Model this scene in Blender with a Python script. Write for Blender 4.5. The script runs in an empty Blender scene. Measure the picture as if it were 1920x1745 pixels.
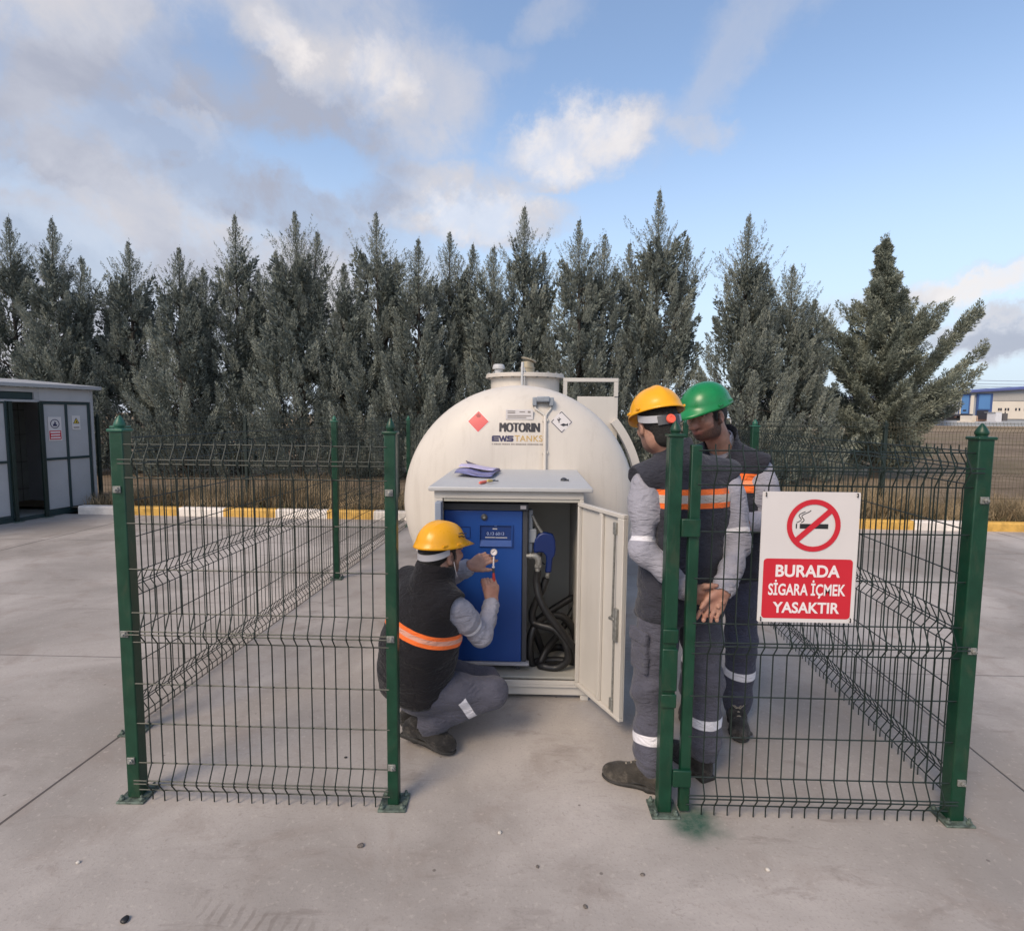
import bpy, bmesh, math, random
import numpy as np
from math import sin, cos, pi, radians, sqrt, atan2
from mathutils import Matrix, Vector
try:
    import openvdb
except ImportError:
    import pyopenvdb as openvdb

scene = bpy.context.scene
COL = scene.collection

# ------------------------------------------------------------------ camera
FPX = 1070.0; PW, PH = 1920.0, 1745.0; CAMH = 1.58
def _rx(a): c, s = cos(a), sin(a); return np.array([[1,0,0],[0,c,-s],[0,s,c]])
def _rz(a): c, s = cos(a), sin(a); return np.array([[c,-s,0],[s,c,0],[0,0,1.]])
CR = _rz(radians(1.66)) @ _rx(pi/2 - radians(5.0)) @ _rz(0.0085)
CC = np.array([0, 0, CAMH])
cam_d = bpy.data.cameras.new("camera"); cam = bpy.data.objects.new("camera", cam_d); COL.objects.link(cam)
cam_d.sensor_fit = 'HORIZONTAL'; cam_d.sensor_width = 36.0; cam_d.lens = FPX / PW * 36.0
cam_d.clip_start = 0.05; cam_d.clip_end = 3000
M = Matrix.Identity(4)
for i in range(3):
    for j in range(3): M[i][j] = CR[i, j]
M[2][3] = CAMH
cam.matrix_world = M
scene.camera = cam

def ray(u, v): return CR @ np.array([(u-960)/FPX, -(v-872.5)/FPX, -1.0])
def at(u, v, Y):
    """point that stands at forward distance Y along the sight line of a spot in the photo"""
    d = ray(u, v); return CC + d*(Y/d[1])
def gnd(u, v, z=0.0):
    d = ray(u, v); return CC + d*((z-CAMH)/d[2])

# ------------------------------------------------------------------ light
SUN_EL, SUN_AZ = radians(42), radians(215)      # azimuth clockwise from +Y: behind the camera, to the left
sun_d = bpy.data.lights.new("sun", 'SUN'); sun = bpy.data.objects.new("sun", sun_d); COL.objects.link(sun)
sun_d.energy = 1.5; sun_d.angle = radians(24); sun_d.color = (1.0, 0.82, 0.60)
sv = Vector((sin(SUN_AZ)*cos(SUN_EL), cos(SUN_AZ)*cos(SUN_EL), sin(SUN_EL)))
sun.rotation_euler = sv.to_track_quat('Z', 'Y').to_euler()
scene.view_settings.view_transform = 'Standard'; scene.view_settings.look = 'None'
scene.view_settings.exposure = 0.72; scene.view_settings.gamma = 1.0
try: scene.view_settings.use_curve_mapping = False
except Exception: pass

def lin1(c):
    c /= 255.0
    return c/12.92 if c <= 0.04045 else ((c+0.055)/1.055)**2.4
def S(r, g, b, k=1.0): return (min(.95, lin1(r)*k), min(.95, lin1(g)*k), min(.95, lin1(b)*k))

class NT:
    """small helper for node trees"""
    def __init__(s, nt): s.nt = nt; s.n = nt.nodes; s.l = nt.links
    def node(s, t, **kw):
        n = s.n.new(t)
        for k, v in kw.items(): setattr(n, k, v)
        return n
    def link(s, a, b): s.l.new(a, b)
    def val(s, sock, v):
        if isinstance(v, (int, float)): sock.default_value = v
        elif isinstance(v, tuple): sock.default_value = v if len(v) == len(sock.default_value) else (*v, 1.0)
        else: s.l.new(v, sock)
    def math(s, op, a, b=0.0, c=None, clamp=False):
        n = s.n.new('ShaderNodeMath'); n.operation = op; n.use_clamp = clamp
        s.val(n.inputs[0], a); s.val(n.inputs[1], b)
        if c is not None: s.val(n.inputs[2], c)
        return n.outputs[0]
    def mix(s, f, a, b, blend='MIX'):
        n = s.n.new('ShaderNodeMix'); n.data_type = 'RGBA'; n.blend_type = blend
        s.val(n.inputs['Factor'], f)
        A = [i for i in n.inputs if i.name == 'A' and i.type == 'RGBA'][0]; B = [i for i in n.inputs if i.name == 'B' and i.type == 'RGBA'][0]
        s.val(A, a); s.val(B, b)
        return [o for o in n.outputs if o.type == 'RGBA'][0]
    def noise(s, vec, scale, detail=3, rough=.55, dist=0.0, dim='3D'):
        n = s.n.new('ShaderNodeTexNoise'); n.noise_dimensions = dim
        if vec is not None: s.l.new(vec, n.inputs['Vector'])
        n.inputs['Scale'].default_value = scale; n.inputs['Detail'].default_value = detail
        n.inputs['Roughness'].default_value = rough; n.inputs['Distortion'].default_value = dist
        return n.outputs['Fac']
    def step(s, x, lo, hi):
        n = s.n.new('ShaderNodeMapRange'); n.interpolation_type = 'SMOOTHSTEP'
        s.val(n.inputs['Value'], x); n.inputs['From Min'].default_value = lo; n.inputs['From Max'].default_value = hi
        return n.outputs['Result']

# ------------------------------------------------------------------ sky: clear sky with clouds at real bearings and heights
world = bpy.data.worlds.new("World"); scene.world = world; world.use_nodes = True
w = NT(world.node_tree); w.n.clear()
sky = w.node('ShaderNodeTexSky', sky_type='NISHITA'); sky.sun_disc = False
sky.sun_elevation = SUN_EL; sky.sun_rotation = SUN_AZ; sky.air_density = 1.0; sky.dust_density = 1.6; sky.ozone_density = 1.5
SKY_STR = 0.145; CL = 2**-.72      # cloud colours allow for the exposure above
tc = w.node('ShaderNodeTexCoord'); sep = w.node('ShaderNodeSeparateXYZ'); w.link(tc.outputs['Generated'], sep.inputs[0])
dx, dy, dz = sep.outputs
az = w.math('ARCTAN2', dx, dy); el = w.math('ARCSINE', dz)
wn1 = w.node('ShaderNodeTexNoise'); w.link(tc.outputs['Generated'], wn1.inputs['Vector'])
wn1.inputs['Scale'].default_value = 8.0; wn1.inputs['Detail'].default_value = 7; wn1.inputs['Roughness'].default_value = .66
sc = w.node('ShaderNodeSeparateColor'); w.link(wn1.outputs['Color'], sc.inputs[0])
nx = w.math('MULTIPLY', w.math('SUBTRACT', sc.outputs[0], .5), .17)
ny = w.math('MULTIPLY', w.math('SUBTRACT', sc.outputs[1], .5), .13)
azw = w.math('ADD', az, nx); elw = w.math('ADD', el, ny)
def sky_ang(u, v):
    d = ray(u, v); d = d/np.linalg.norm(d); return atan2(d[0], d[1]), math.asin(d[2])
def blob(u, v, ru, rv, amp=1.0, tilt=0.0, soft=1.0):
    """cloud bank centred on a bearing; radii in photo pixels turned to angles"""
    a0, e0 = sky_ang(u, v); ra = ru/FPX; re = rv/FPX
    X = w.math('SUBTRACT', azw, a0); Y = w.math('SUBTRACT', elw, e0)
    c, s = cos(tilt), sin(tilt)
    p = w.math('ADD', w.math('MULTIPLY', X, c/ra), w.math('MULTIPLY', Y, s/ra))
    q = w.math('ADD', w.math('MULTIPLY', X, -s/re), w.math('MULTIPLY', Y, c/re))
    r2 = w.math('ADD', w.math('MULTIPLY', p, p), w.math('MULTIPLY', q, q))
    r = w.math('SQRT', r2)
    return w.math('MULTIPLY', w.step(w.math('SUBTRACT', 1.0+soft*.5, r), 0.0, soft), amp)
def total(lst, op='MAXIMUM'):
    o = lst[0]
    for b in lst[1:]: o = w.math(op, o, b)
    return o
cover = total([blob(60,150,520,380,.97,0,.9), blob(330,420,430,170,.95,-.2,.7), blob(560,205,250,125,.95,.1,.8), blob(650,70,150,120,.62,0,.9),
               blob(820,375,190,55,.9,.05,.8), blob(930,410,130,42,.9,.0,.7), blob(1100,262,150,52,.9,.18,.7), blob(1000,350,110,22,.85,.2,.8), blob(790,190,110,95,.75,.3,.9),
               blob(1310,240,52,28,.6,-.35,1.0), blob(1375,110,130,38,.42,.75,1.2), blob(1440,30,90,40,.35,.3,1.2), blob(1860,632,110,30,.85,.0,.7), blob(1830,545,190,20,.9,.12,1.2),
               blob(900,130,70,30,.35,.1,1.2), blob(1040,40,60,28,.4,.2,1.2),
               blob(-700,300,700,500,.97), blob(-900,-200,500,400,.9)])
hole = total([blob(395,80,48,62,.75,.2,1.3), blob(585,308,120,34,.95,-.1,1.0), blob(25,330,50,18,.4,-.3,1.2)])
cover = w.math('MULTIPLY', cover, w.math('SUBTRACT', 1.0, hole))
fine = w.noise(tc.outputs['Generated'], 9.0, 7, .62, .3)
cover = w.math('MULTIPLY', cover, w.math('ADD', .60, w.math('MULTIPLY', w.step(fine, .37, .56), .40)))
# other clouds anywhere else in the sky, so the sky is whole behind the viewer too
rest = w.step(w.noise(tc.outputs['Generated'], 2.3, 6, .55, .2), .46, .68)
rest = w.math('MULTIPLY', rest, w.step(dy, .25, -.25)); rest = w.math('MULTIPLY', rest, .9)
cover = w.math('MAXIMUM', cover, rest)
dark = total([blob(110,190,300,90,1,.05,1.2), blob(490,205,175,70,1.25,-.3,1.0), blob(470,345,260,55,1,-.25,1.0), blob(690,365,90,28,.9,-.1,1.0), blob(620,250,180,45,.7,-.35,1), blob(150,330,160,35,.6,-.2,1.2),
              blob(1880,640,90,18,.9), blob(-700,200,500,160,.8)])
brite = total([blob(548,95,42,62,1,.3,1.3), blob(585,185,30,26,.6,0,1.3), blob(725,140,58,50,.75,.3,1.2), blob(180,60,170,70,.45,0,1.3), blob(250,330,200,60,.6,-.3,1.2), blob(140,400,110,40,.9,-.1,1.2), blob(1090,260,150,60,1), blob(900,405,120,40,.9), blob(60,60,120,60,.4), blob(1850,545,190,26,1), blob(480,260,120,30,.6,-.3,1.2), blob(330,235,70,22,.8,-.3,1.0)])
tone = w.math('ADD', w.math('MULTIPLY', brite, .45), w.math('MULTIPLY', dark, -.55))
tone = w.math('ADD', tone, w.math('MULTIPLY', w.math('SUBTRACT', w.noise(tc.outputs['Generated'], 6.0, 6, .6, .4), .5), 1.0))
tone = w.math('ADD', tone, .5, clamp=True)
ramp = w.node('ShaderNodeValToRGB'); w.link(tone, ramp.inputs[0]); cr = ramp.color_ramp
cr.elements[0].position = 0.05; cr.elements[0].color = (*S(174,179,196,CL), 1)
cr.elements[1].position = 0.95; cr.elements[1].color = (*S(246,240,238,CL), 1)
e = cr.elements.new(.42); e.color = (*S(201,204,216,CL), 1)
e = cr.elements.new(.68); e.color = (*S(216,214,219,CL), 1)
skc = w.node('ShaderNodeVectorMath', operation='SCALE'); w.link(sky.outputs[0], skc.inputs[0]); skc.inputs['Scale'].default_value = SKY_STR
tint = w.node('ShaderNodeVectorMath', operation='MULTIPLY'); w.link(skc.outputs[0], tint.inputs[0]); tint.inputs[1].default_value = (1.08, 1.04, 1.0)
low = w.step(el, radians(30), radians(-2)); low = w.math('MULTIPLY', low, .9)
clear = w.mix(low, tint.outputs[0], (*S(208,226,246,CL), 1.0))
allsky = w.mix(cover, clear, ramp.outputs[0])
bg = w.node('ShaderNodeBackground'); w.link(allsky, bg.inputs[0]); bg.inputs[1].default_value = 1.0
wo = w.node('ShaderNodeOutputWorld'); w.link(bg.outputs[0], wo.inputs[0])

# ------------------------------------------------------------------ object helpers
ORG = {}
def tag(o, label=None, cat=None, group=None, kind=None):
    if label: o['label'] = label
    if cat: o['category'] = cat
    if group: o['group'] = group
    if kind: o['kind'] = kind
    return o
def thing(name, label, cat, loc=(0,0,0), group=None, rz=0.0):
    o = bpy.data.objects.new(name, None); COL.objects.link(o)
    o.location = loc; o.rotation_euler = (0, 0, rz); o.empty_display_size = .1
    ORG[o] = np.array(loc, float) if rz == 0 else np.zeros(3)
    return tag(o, label, cat, group)
def link_mesh(name, me, mats, parent=None, smooth=False):
    for m in (mats if isinstance(mats, (list, tuple)) else [mats]): me.materials.append(m)
    if smooth: me.shade_smooth()
    o = bpy.data.objects.new(name, me); COL.objects.link(o)
    if parent is not None: o.parent = parent; ORG[o] = ORG[parent]
    else: ORG[o] = np.zeros(3)
    return o
def pmesh(name, V, F, mats, parent=None, smooth=False, midx=None, attrs=None):
    V = np.asarray(V, float)
    if parent is not None: V = V - ORG[parent]
    me = bpy.data.meshes.new(name)
    if isinstance(F, np.ndarray):
        n, k = F.shape
        me.vertices.add(len(V)); me.vertices.foreach_set('co', V.astype(np.float32).ravel())
        me.loops.add(n*k); me.loops.foreach_set('vertex_index', F.astype(np.int32).ravel())
        me.polygons.add(n); me.polygons.foreach_set('loop_start', np.arange(0, n*k, k, dtype=np.int32)); me.polygons.foreach_set('loop_total', np.full(n, k, np.int32))
        me.update(calc_edges=True)
    else:
        me.from_pydata(V.tolist(), [], F); me.update()
    if midx is not None: me.polygons.foreach_set('material_index', np.asarray(midx, np.int32))
    for nm, arr in (attrs or {}).items():
        a = me.attributes.new(nm, 'FLOAT', 'POINT'); a.data.foreach_set('value', np.asarray(arr, np.float32))
    return link_mesh(name, me, mats, parent, smooth)

class MB:
    """collects shapes into one mesh"""
    def __init__(s, X=None): s.V = []; s.F = []; s.X = X; s.mi = []; s.cur = 0
    def add(s, V, F):
        b = len(s.V)
        for p in V:
            p = (float(p[0]), float(p[1]), float(p[2]))
            if s.X is not None: p = tuple(s.X @ Vector(p))
            s.V.append(p)
        for f in F: s.F.append(tuple(i+b for i in f)); s.mi.append(s.cur)
        return s
    def box(s, x0, x1, y0, y1, z0, z1):
        s.add([(x0,y0,z0),(x1,y0,z0),(x1,y1,z0),(x0,y1,z0),(x0,y0,z1),(x1,y0,z1),(x1,y1,z1),(x0,y1,z1)],
              [(0,3,2,1),(4,5,6,7),(0,1,5,4),(1,2,6,5),(2,3,7,6),(3,0,4,7)]); return s
    def obox(s, c, ax, ay, az):
        """box from centre and three half-axes vectors"""
        c, ax, ay, az = map(np.asarray, (c, ax, ay, az)); V = []
        for k in (-1, 1):
            for (i, j) in ((-1,-1),(1,-1),(1,1),(-1,1)): V.append(c+i*ax+j*ay+k*az)
        s.add(V, [(0,3,2,1),(4,5,6,7),(0,1,5,4),(1,2,6,5),(2,3,7,6),(3,0,4,7)]); return s
    def tube(s, pts, r, n=6, cap=True):
        pts = [np.asarray(p, float) for p in pts]; m = len(pts); R = r if hasattr(r, '__len__') else [r]*m
        V = []; F = []; prev = None
        for i, p in enumerate(pts):
            t = pts[min(i+1, m-1)]-pts[max(i-1, 0)]; t = t/(np.linalg.norm(t)+1e-12)
            if prev is None:
                a = np.array([0,0,1.]) if abs(t[2]) < .9 else np.array([1.,0,0]); u = np.cross(t, a)
            else: u = prev - t*np.dot(prev, t)
            u = u/(np.linalg.norm(u)+1e-12); prev = u; v = np.cross(t, u)
            for k in range(n):
                a = 2*pi*k/n; V.append(p+R[i]*(cos(a)*u+sin(a)*v))
        for i in range(m-1):
            for k in range(n): F.append((i*n+k, i*n+(k+1)%n, (i+1)*n+(k+1)%n, (i+1)*n+k))
        if cap: F.append(tuple(range(n-1, -1, -1))); F.append(tuple((m-1)*n+k for k in range(n)))
        s.add(V, F); return s
    def lathe(s, prof, c=(0,0,0), n=24, axis='z'):
        """profile [(r, h)] turned about an axis through c"""
        V = []; F = []; m = len(prof)
        for (r, h) in prof:
            for k in range(n):
                a = 2*pi*k/n
                p = {'z': (r*cos(a), r*sin(a), h), 'y': (r*cos(a), h, r*sin(a)), 'x': (h, r*cos(a), r*sin(a))}[axis]
                V.append((p[0]+c[0], p[1]+c[1], p[2]+c[2]))
        for i in range(m-1):
            for k in range(n): F.append((i*n+k, i*n+(k+1)%n, (i+1)*n+(k+1)%n, (i+1)*n+k))
        F.append(tuple(range(n-1, -1, -1))); F.append(tuple((m-1)*n+k for k in range(n)))
        s.add(V, F); return s
    def prism(s, poly, x, y, n, d, o):
        """outline poly [(a,b)] in plane (x,y) at o, thickness d along n"""
        x, y, n, o = map(np.asarray, (x, y, n, o)); k = len(poly)
        V = [o+a*x+b*y for a, b in poly]+[o+a*x+b*y+d*n for a, b in poly]
        F = [tuple(range(k-1, -1, -1)), tuple(range(k, 2*k))]+[(i, (i+1)%k, k+(i+1)%k, k+i) for i in range(k)]
        s.add(V, F); return s
    def build(s, name, mats, parent=None, smooth=False, bevel=0.0, seg=2, label=None):
        o = pmesh(name, s.V, s.F, mats, parent, False, s.mi if any(s.mi) else None)
        bm = bmesh.new(); bm.from_mesh(o.data); bmesh.ops.recalc_face_normals(bm, faces=bm.faces); bm.to_mesh(o.data); bm.free()
        if smooth: o.data.shade_smooth(); o.data.set_sharp_from_angle(angle=radians(38))
        if bevel:
            md = o.modifiers.new('bevel', 'BEVEL'); md.width = bevel; md.segments = seg; md.limit_method = 'ANGLE'; md.angle_limit = radians(40)
            o.data.shade_smooth(); o.data.set_sharp_from_angle(angle=radians(50))
        if label: o['label'] = label
        return o
def copy_tree(o, parent=None):
    c = o.copy(); COL.objects.link(c); c.parent = parent
    for ch in o.children: copy_tree(ch, c)
    return c

# ------------------------------------------------------------------ materials
def mat(name, col, rough=.5, metal=0.0, var=.08, vscale=6.0, bump=0.0, bscale=60.0, spec=.5, col2=None, detail=4, coat=0.0, rvar=.1):
    m = bpy.data.materials.new(name); m.use_nodes = True; t = NT(m.node_tree)
    b = t.n['Principled BSDF']; tcn = t.node('ShaderNodeTexCoord'); vec = tcn.outputs['Object']
    f = t.noise(vec, vscale, detail, .6)
    f2 = t.step(f, .3, .7)
    c1 = tuple(max(0, c*(1-var)) for c in col); c2 = col2 or tuple(min(1, c*(1+var)) for c in col)
    c = t.mix(f2, (*c1, 1.), (*c2, 1.)); t.link(c, b.inputs['Base Color'])
    t.link(t.math('ADD', t.math('MULTIPLY', t.math('SUBTRACT', f, .5), rvar*2), rough), b.inputs['Roughness'])
    b.inputs['Metallic'].default_value = metal; b.inputs['Specular IOR Level'].default_value = spec
    b.inputs['Coat Weight'].default_value = coat
    if bump:
        bn = t.node('ShaderNodeBump'); bn.inputs['Strength'].default_value = min(1, bump); bn.inputs['Distance'].default_value = .01
        t.link(t.noise(vec, bscale, 5, .6), bn.inputs['Height']); t.link(bn.outputs[0], b.inputs['Normal'])
    m['_nt'] = 0
    return m

def weathered(m, amt=.10, sc_=(14, 14, .8)):
    """rain streaks and dust on paint: upright stretched stains"""
    t = NT(m.node_tree); b = t.n['Principled BSDF']; src = b.inputs['Base Color'].links[0].from_socket
    P = t.node('ShaderNodeTexCoord').outputs['Object']; mp = t.node('ShaderNodeMapping'); t.link(P, mp.inputs[0]); mp.inputs['Scale'].default_value = sc_
    k = t.math('MULTIPLY', t.step(t.noise(mp.outputs[0], 1.0, 6, .7, .5), .48, .72), amt)
    k = t.math('ADD', k, t.math('MULTIPLY', t.step(t.noise(P, 55, 4, .7), .66, .74), amt*1.5))
    t.link(t.mix(k, src, (*S(120,104,86,1), 1)), b.inputs['Base Color'])
MT = {}
MT['green'] = mat('green_paint', S(16,72,50,.60), .38, var=.14, vscale=13, bump=.10, bscale=45, spec=.45, detail=7, rvar=.22)
weathered(MT['green'], .09, (18, 18, 7))
MT['green_dark'] = mat('green_paint_dull', S(30,50,44,.55), .55, var=.15, vscale=9, bump=.05, bscale=30)
MT['green_cap'] = mat('green_plastic_cap', S(36,98,78,.8), .45, var=.08)
MT['wire'] = mat('coated_wire', S(30,46,40,.6), .45, var=.2, vscale=3)
MT['wire_old'] = mat('dull_brown_wire', S(74,70,52,1), .6, var=.2, vscale=3)
MT['steel'] = mat('zinc_steel', S(150,150,146,.8), .4, .35, var=.2, vscale=60)
MT['dirty_steel'] = mat('dirty_base_steel', S(92,104,96,1), .6, .3, var=.5, vscale=40, bump=.3, bscale=120)
MT['tank'] = mat('cream_tank_paint', S(223,215,205,.79), .45, var=.03, vscale=2.5, bump=.02, bscale=4, spec=.4)
weathered(MT['tank'], .13)
MT['white'] = mat('white_powder_coat', S(216,211,204,.76), .45, var=.03, vscale=3, spec=.4)
MT['whitetop'] = mat('pale_grey_sheet', S(196,197,198,.78), .5, var=.04, vscale=5)
weathered(MT['white'], .06, (12, 12, 2)); weathered(MT['whitetop'], .10, (5, 5, 5))
MT['inner'] = mat('inner_grey_sheet', S(176,174,166,.9), .55, var=.08, vscale=3)
MT['signwhite'] = mat('sign_white', S(224,218,216,.82), .4, var=.02)
MT['signred'] = mat('sign_red', S(204,34,50,.85), .4, var=.03)
MT['black'] = mat('black_print', (.012,.012,.014), .5, var=.1)
MT['white_print'] = mat('white_print', S(238,228,228,.85), .45, var=.02)
MT['ink'] = mat('dark_ink', S(44,42,48,.9), .5, var=.05)
MT['navyink'] = mat('navy_ink', S(52,48,84,.9), .5, var=.05)
MT['goldink'] = mat('gold_ink', S(176,142,74,1.1), .5, var=.05)
MT['greyink'] = mat('grey_ink', S(130,122,116,1.1), .5, var=.05)
MT['blue'] = mat('blue_pump_paint', S(17,70,148,.80), .42, var=.06, vscale=4, bump=.08, bscale=140)
MT['blue_dark'] = mat('blue_recess_paint', S(14,54,122,.75), .45, var=.06)
MT['navy'] = mat('navy_plastic', S(8,36,96,.9), .38, var=.08)
MT['charcoal'] = mat('charcoal_metal', S(58,60,66,1), .5, var=.12)
MT['rubber'] = mat('black_rubber', (.014,.014,.015), .42, var=.2, vscale=30)
MT['yellow'] = mat('yellow_helmet', S(238,168,12,.92), .3, var=.04, vscale=10, spec=.5)
MT['greenhelm'] = mat('green_helmet', S(18,128,68,.85), .3, var=.12, vscale=14, spec=.5, rvar=.15)
MT['strap'] = mat('grey_harness', S(160,160,166,1), .5, var=.05)
MT['knob'] = mat('orange_knob', S(232,92,68,1.2), .45, var=.05)
MT['bark'] = mat('bark', (.05,.042,.035), .9, var=.3, vscale=14, bump=.6, bscale=30)
# ------------------------------------------------------------------ ground
def concrete():
    m = bpy.data.materials.new('yard_concrete'); m.use_nodes = True; t = NT(m.node_tree); b = t.n['Principled BSDF']
    tcn = t.node('ShaderNodeTexCoord'); P = tcn.outputs['Object']
    sp = t.node('ShaderNodeSeparateXYZ'); t.link(P, sp.inputs[0]); x, y, z = sp.outputs
    big = t.noise(P, .55, 5, .6, .4); mid = t.noise(P, 3.2, 6, .62, .6); fin = t.noise(P, 85, 4, .65)
    c = t.mix(t.step(big, .35, .66), (*S(146,139,133,.93), 1), (*S(184,176,170,.95), 1))
    c = t.mix(t.math('MULTIPLY', t.step(mid, .50, .70), .40), c, (*S(134,121,112,.95), 1))
    c = t.mix(t.math('MULTIPLY', t.step(fin, .52, .70), .36), c, (*S(126,118,113,1), 1))
    c = t.mix(t.math('MULTIPLY', t.step(t.noise(P, 38, 3, .6), .58, .70), .26), c, (*S(198,188,178,.95), 1))
    # trowel sweeps and scuffs: stretched noise in two directions
    for ang, sx, sy, th, am in ((.35, 1.3, 4.2, .60, .5), (-.5, 2.6, 8.0, .62, .5), (1.2, 2.2, 7., .63, .4), (.9, 7.0, 19., .64, .45)):
        mp = t.node('ShaderNodeMapping'); t.link(P, mp.inputs[0]); mp.inputs['Rotation'].default_value = (0, 0, ang); mp.inputs['Scale'].default_value = (sx, sy, 1)
        n = t.noise(mp.outputs[0], 1.0, 6, .7, 1.2)
        c = t.mix(t.math('MULTIPLY', t.math('MULTIPLY', t.step(n, th-.05, th+.07), t.step(t.noise(P, 1.1+ang, 4, .6), .42, .62)), am), c, (*S(118,108,102,1), 1))
    c = t.mix(t.math('MULTIPLY', t.step(t.noise(P, 27, 5, .75, 1.0), .60, .70), .30), c, (*S(112,102,96,1), 1))
    # small dark pits and specks
    vo = t.node('ShaderNodeTexVoronoi'); t.link(P, vo.inputs['Vector']); vo.inputs['Scale'].default_value = 5.0
    c = t.mix(t.math('MULTIPLY', t.step(vo.outputs['Distance'], .040, .022), .7), c, (*S(92,84,80,1), 1))
    # tyre print in the dust near the viewer: a curved band of lug marks
    rr = t.math('SQRT', t.math('ADD', t.math('POWER', t.math('SUBTRACT', x, -.25), 2), t.math('POWER', t.math('SUBTRACT', y, 4.6), 2)))
    bandm = t.math('MULTIPLY', t.step(t.math('ABSOLUTE', t.math('SUBTRACT', rr, 3.03)), .05, .03), t.step(x, -.05, -.25))
    bandm = t.math('MULTIPLY', bandm, t.step(x, -1.35, -1.0))
    wv = t.math('SINE', t.math('ADD', t.math('MULTIPLY', x, 150), t.math('MULTIPLY', t.noise(P, 9, 3), 9)))
    c = t.mix(t.math('MULTIPLY', t.math('MULTIPLY', bandm, t.step(wv, .2, .8)), t.math('MULTIPLY', t.step(mid, .36, .6), .55)), c, (*S(116,106,100,1), 1))
    # expansion joints, saw-cut, slightly askew like the pen
    xs = t.math('SUBTRACT', x, t.math('MULTIPLY', t.math('SUBTRACT', y, 2.3), .05))
    j = t.step(t.math('ABSOLUTE', t.math('SUBTRACT', xs, -2.0)), .0075, .004)
    j = t.math('MAXIMUM', j, t.step(t.math('ABSOLUTE', t.math('SUBTRACT', xs, 2.13)), .0065, .003))
    for X in (-6.2, 6.3): j = t.math('MAXIMUM', j, t.step(t.math('ABSOLUTE', t.math('SUBTRACT', xs, X)), .01, .005))
    j2 = t.step(t.math('ABSOLUTE', t.math('SUBTRACT', y, 3.5)), .007, .004)
    j2 = t.math('MAXIMUM', j2, t.step(t.math('ABSOLUTE', t.math('SUBTRACT', y, 6.8)), .008, .004))
    j2 = t.math('MULTIPLY', j2, t.step(t.math('ABSOLUTE', x), 1.98, 2.02))
    j = t.math('MAXIMUM', j, t.math('MULTIPLY', j2, .6))
    c = t.mix(t.math('MULTIPLY', j, .85), c, (*S(66,60,58,1), 1))
    # overspray of green paint round the gate post foot
    nx = t.math('ADD', t.math('SUBTRACT', x, .662), t.math('MULTIPLY', t.math('SUBTRACT', t.noise(P, 9, 2, .5), .5), .12))
    nyy = t.math('ADD', t.math('SUBTRACT', y, 2.128), t.math('MULTIPLY', t.math('SUBTRACT', t.noise(P, 7, 2, .5), .5), .12))
    rg = t.math('SQRT', t.math('ADD', t.math('POWER', nx, 2), t.math('POWER', nyy, 2)))
    gm = t.math('MULTIPLY', t.step(rg, .150, .02), t.math('ADD', .80, t.math('MULTIPLY', t.step(t.noise(P, 40, 4, .7), .35, .65), .2)))
    c = t.mix(t.math('MULTIPLY', gm, .92), c, (*S(22,86,68,.7), 1))
    t.link(c, b.inputs['Base Color'])
    t.link(t.math('ADD', .62, t.math('MULTIPLY', mid, .25)), b.inputs['Roughness']); b.inputs['Specular IOR Level'].default_value = .35
    bn = t.node('ShaderNodeBump'); bn.inputs['Strength'].default_value = .6; bn.inputs['Distance'].default_value = .004
    hgt = t.math('ADD', t.math('MULTIPLY', fin, .35), t.math('ADD', t.math('MULTIPLY', mid, .9), t.math('MULTIPLY', j, -3.0)))
    t.link(hgt, bn.inputs['Height']); t.link(bn.outputs[0], b.inputs['Normal'])
    return m
# kerb line in plan: from the far left to the far right, slightly askew
KA, KB = np.array([-9.0, 8.62]), np.array([14.0, 7.98])
KD = (KB-KA)/np.linalg.norm(KB-KA); KN = np.array([-KD[1], KD[0]])
def kp(s, off=0.0, z=0.0): q = KA+KD*s+KN*off; return (q[0], q[1], z)
def strip(name, m, pts, z, kind='structure'):
    o = pmesh(name, [(p[0], p[1], z) for p in pts], [tuple(range(len(pts)))], m); tag(o, kind=kind); return o
yard = strip('concrete_yard', concrete(), [(-30,-6), (30,-6), (30, kp(39)[1]), kp(23)[:2], kp(0)[:2], (-30, kp(-21)[1])], 0.0)
def field_mat():
    m = bpy.data.materials.new('dry_field'); m.use_nodes = True; t = NT(m.node_tree); b = t.n['Principled BSDF']
    P = t.node('ShaderNodeTexCoord').outputs['Object']
    sp = t.node('ShaderNodeSeparateXYZ'); t.link(P, sp.inputs[0])
    c = t.mix(t.step(t.noise(P, .18, 6, .65, .5), .35, .65), (*S(112,98,84,.95), 1), (*S(142,126,108,.95), 1))
    c = t.mix(t.math('MULTIPLY', t.step(t.noise(P, 2.2, 6, .7), .48, .66), .6), c, (*S(88,74,58,.9), 1))
    c = t.mix(t.math('MULTIPLY', t.step(t.noise(P, .05, 4, .6), .45, .6), .5), c, (*S(120,112,82,.9), 1))
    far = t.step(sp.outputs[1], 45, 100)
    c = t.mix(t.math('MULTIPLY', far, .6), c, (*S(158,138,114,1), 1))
    t.link(c, b.inputs['Base Color']); b.inputs['Roughness'].default_value = .95; b.inputs['Specular IOR Level'].default_value = .1
    bn = t.node('ShaderNodeBump'); bn.inputs['Strength'].default_value = .8; bn.inputs['Distance'].default_value = .06
    t.link(t.noise(P, 6, 6, .7), bn.inputs['Height']); t.link(bn.outputs[0], b.inputs['Normal'])
    return m
MF = field_mat()
# the field: one sheet to the horizon, its near edge up at the kerb's top
rng = np.random.default_rng(3)
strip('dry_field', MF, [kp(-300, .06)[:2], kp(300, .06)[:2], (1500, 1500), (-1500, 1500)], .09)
strip('outer_ground', MT['bark'], [(-1500,-1500), (1500,-1500), (1500,1500), (-1500,1500)], -.02)
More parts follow.
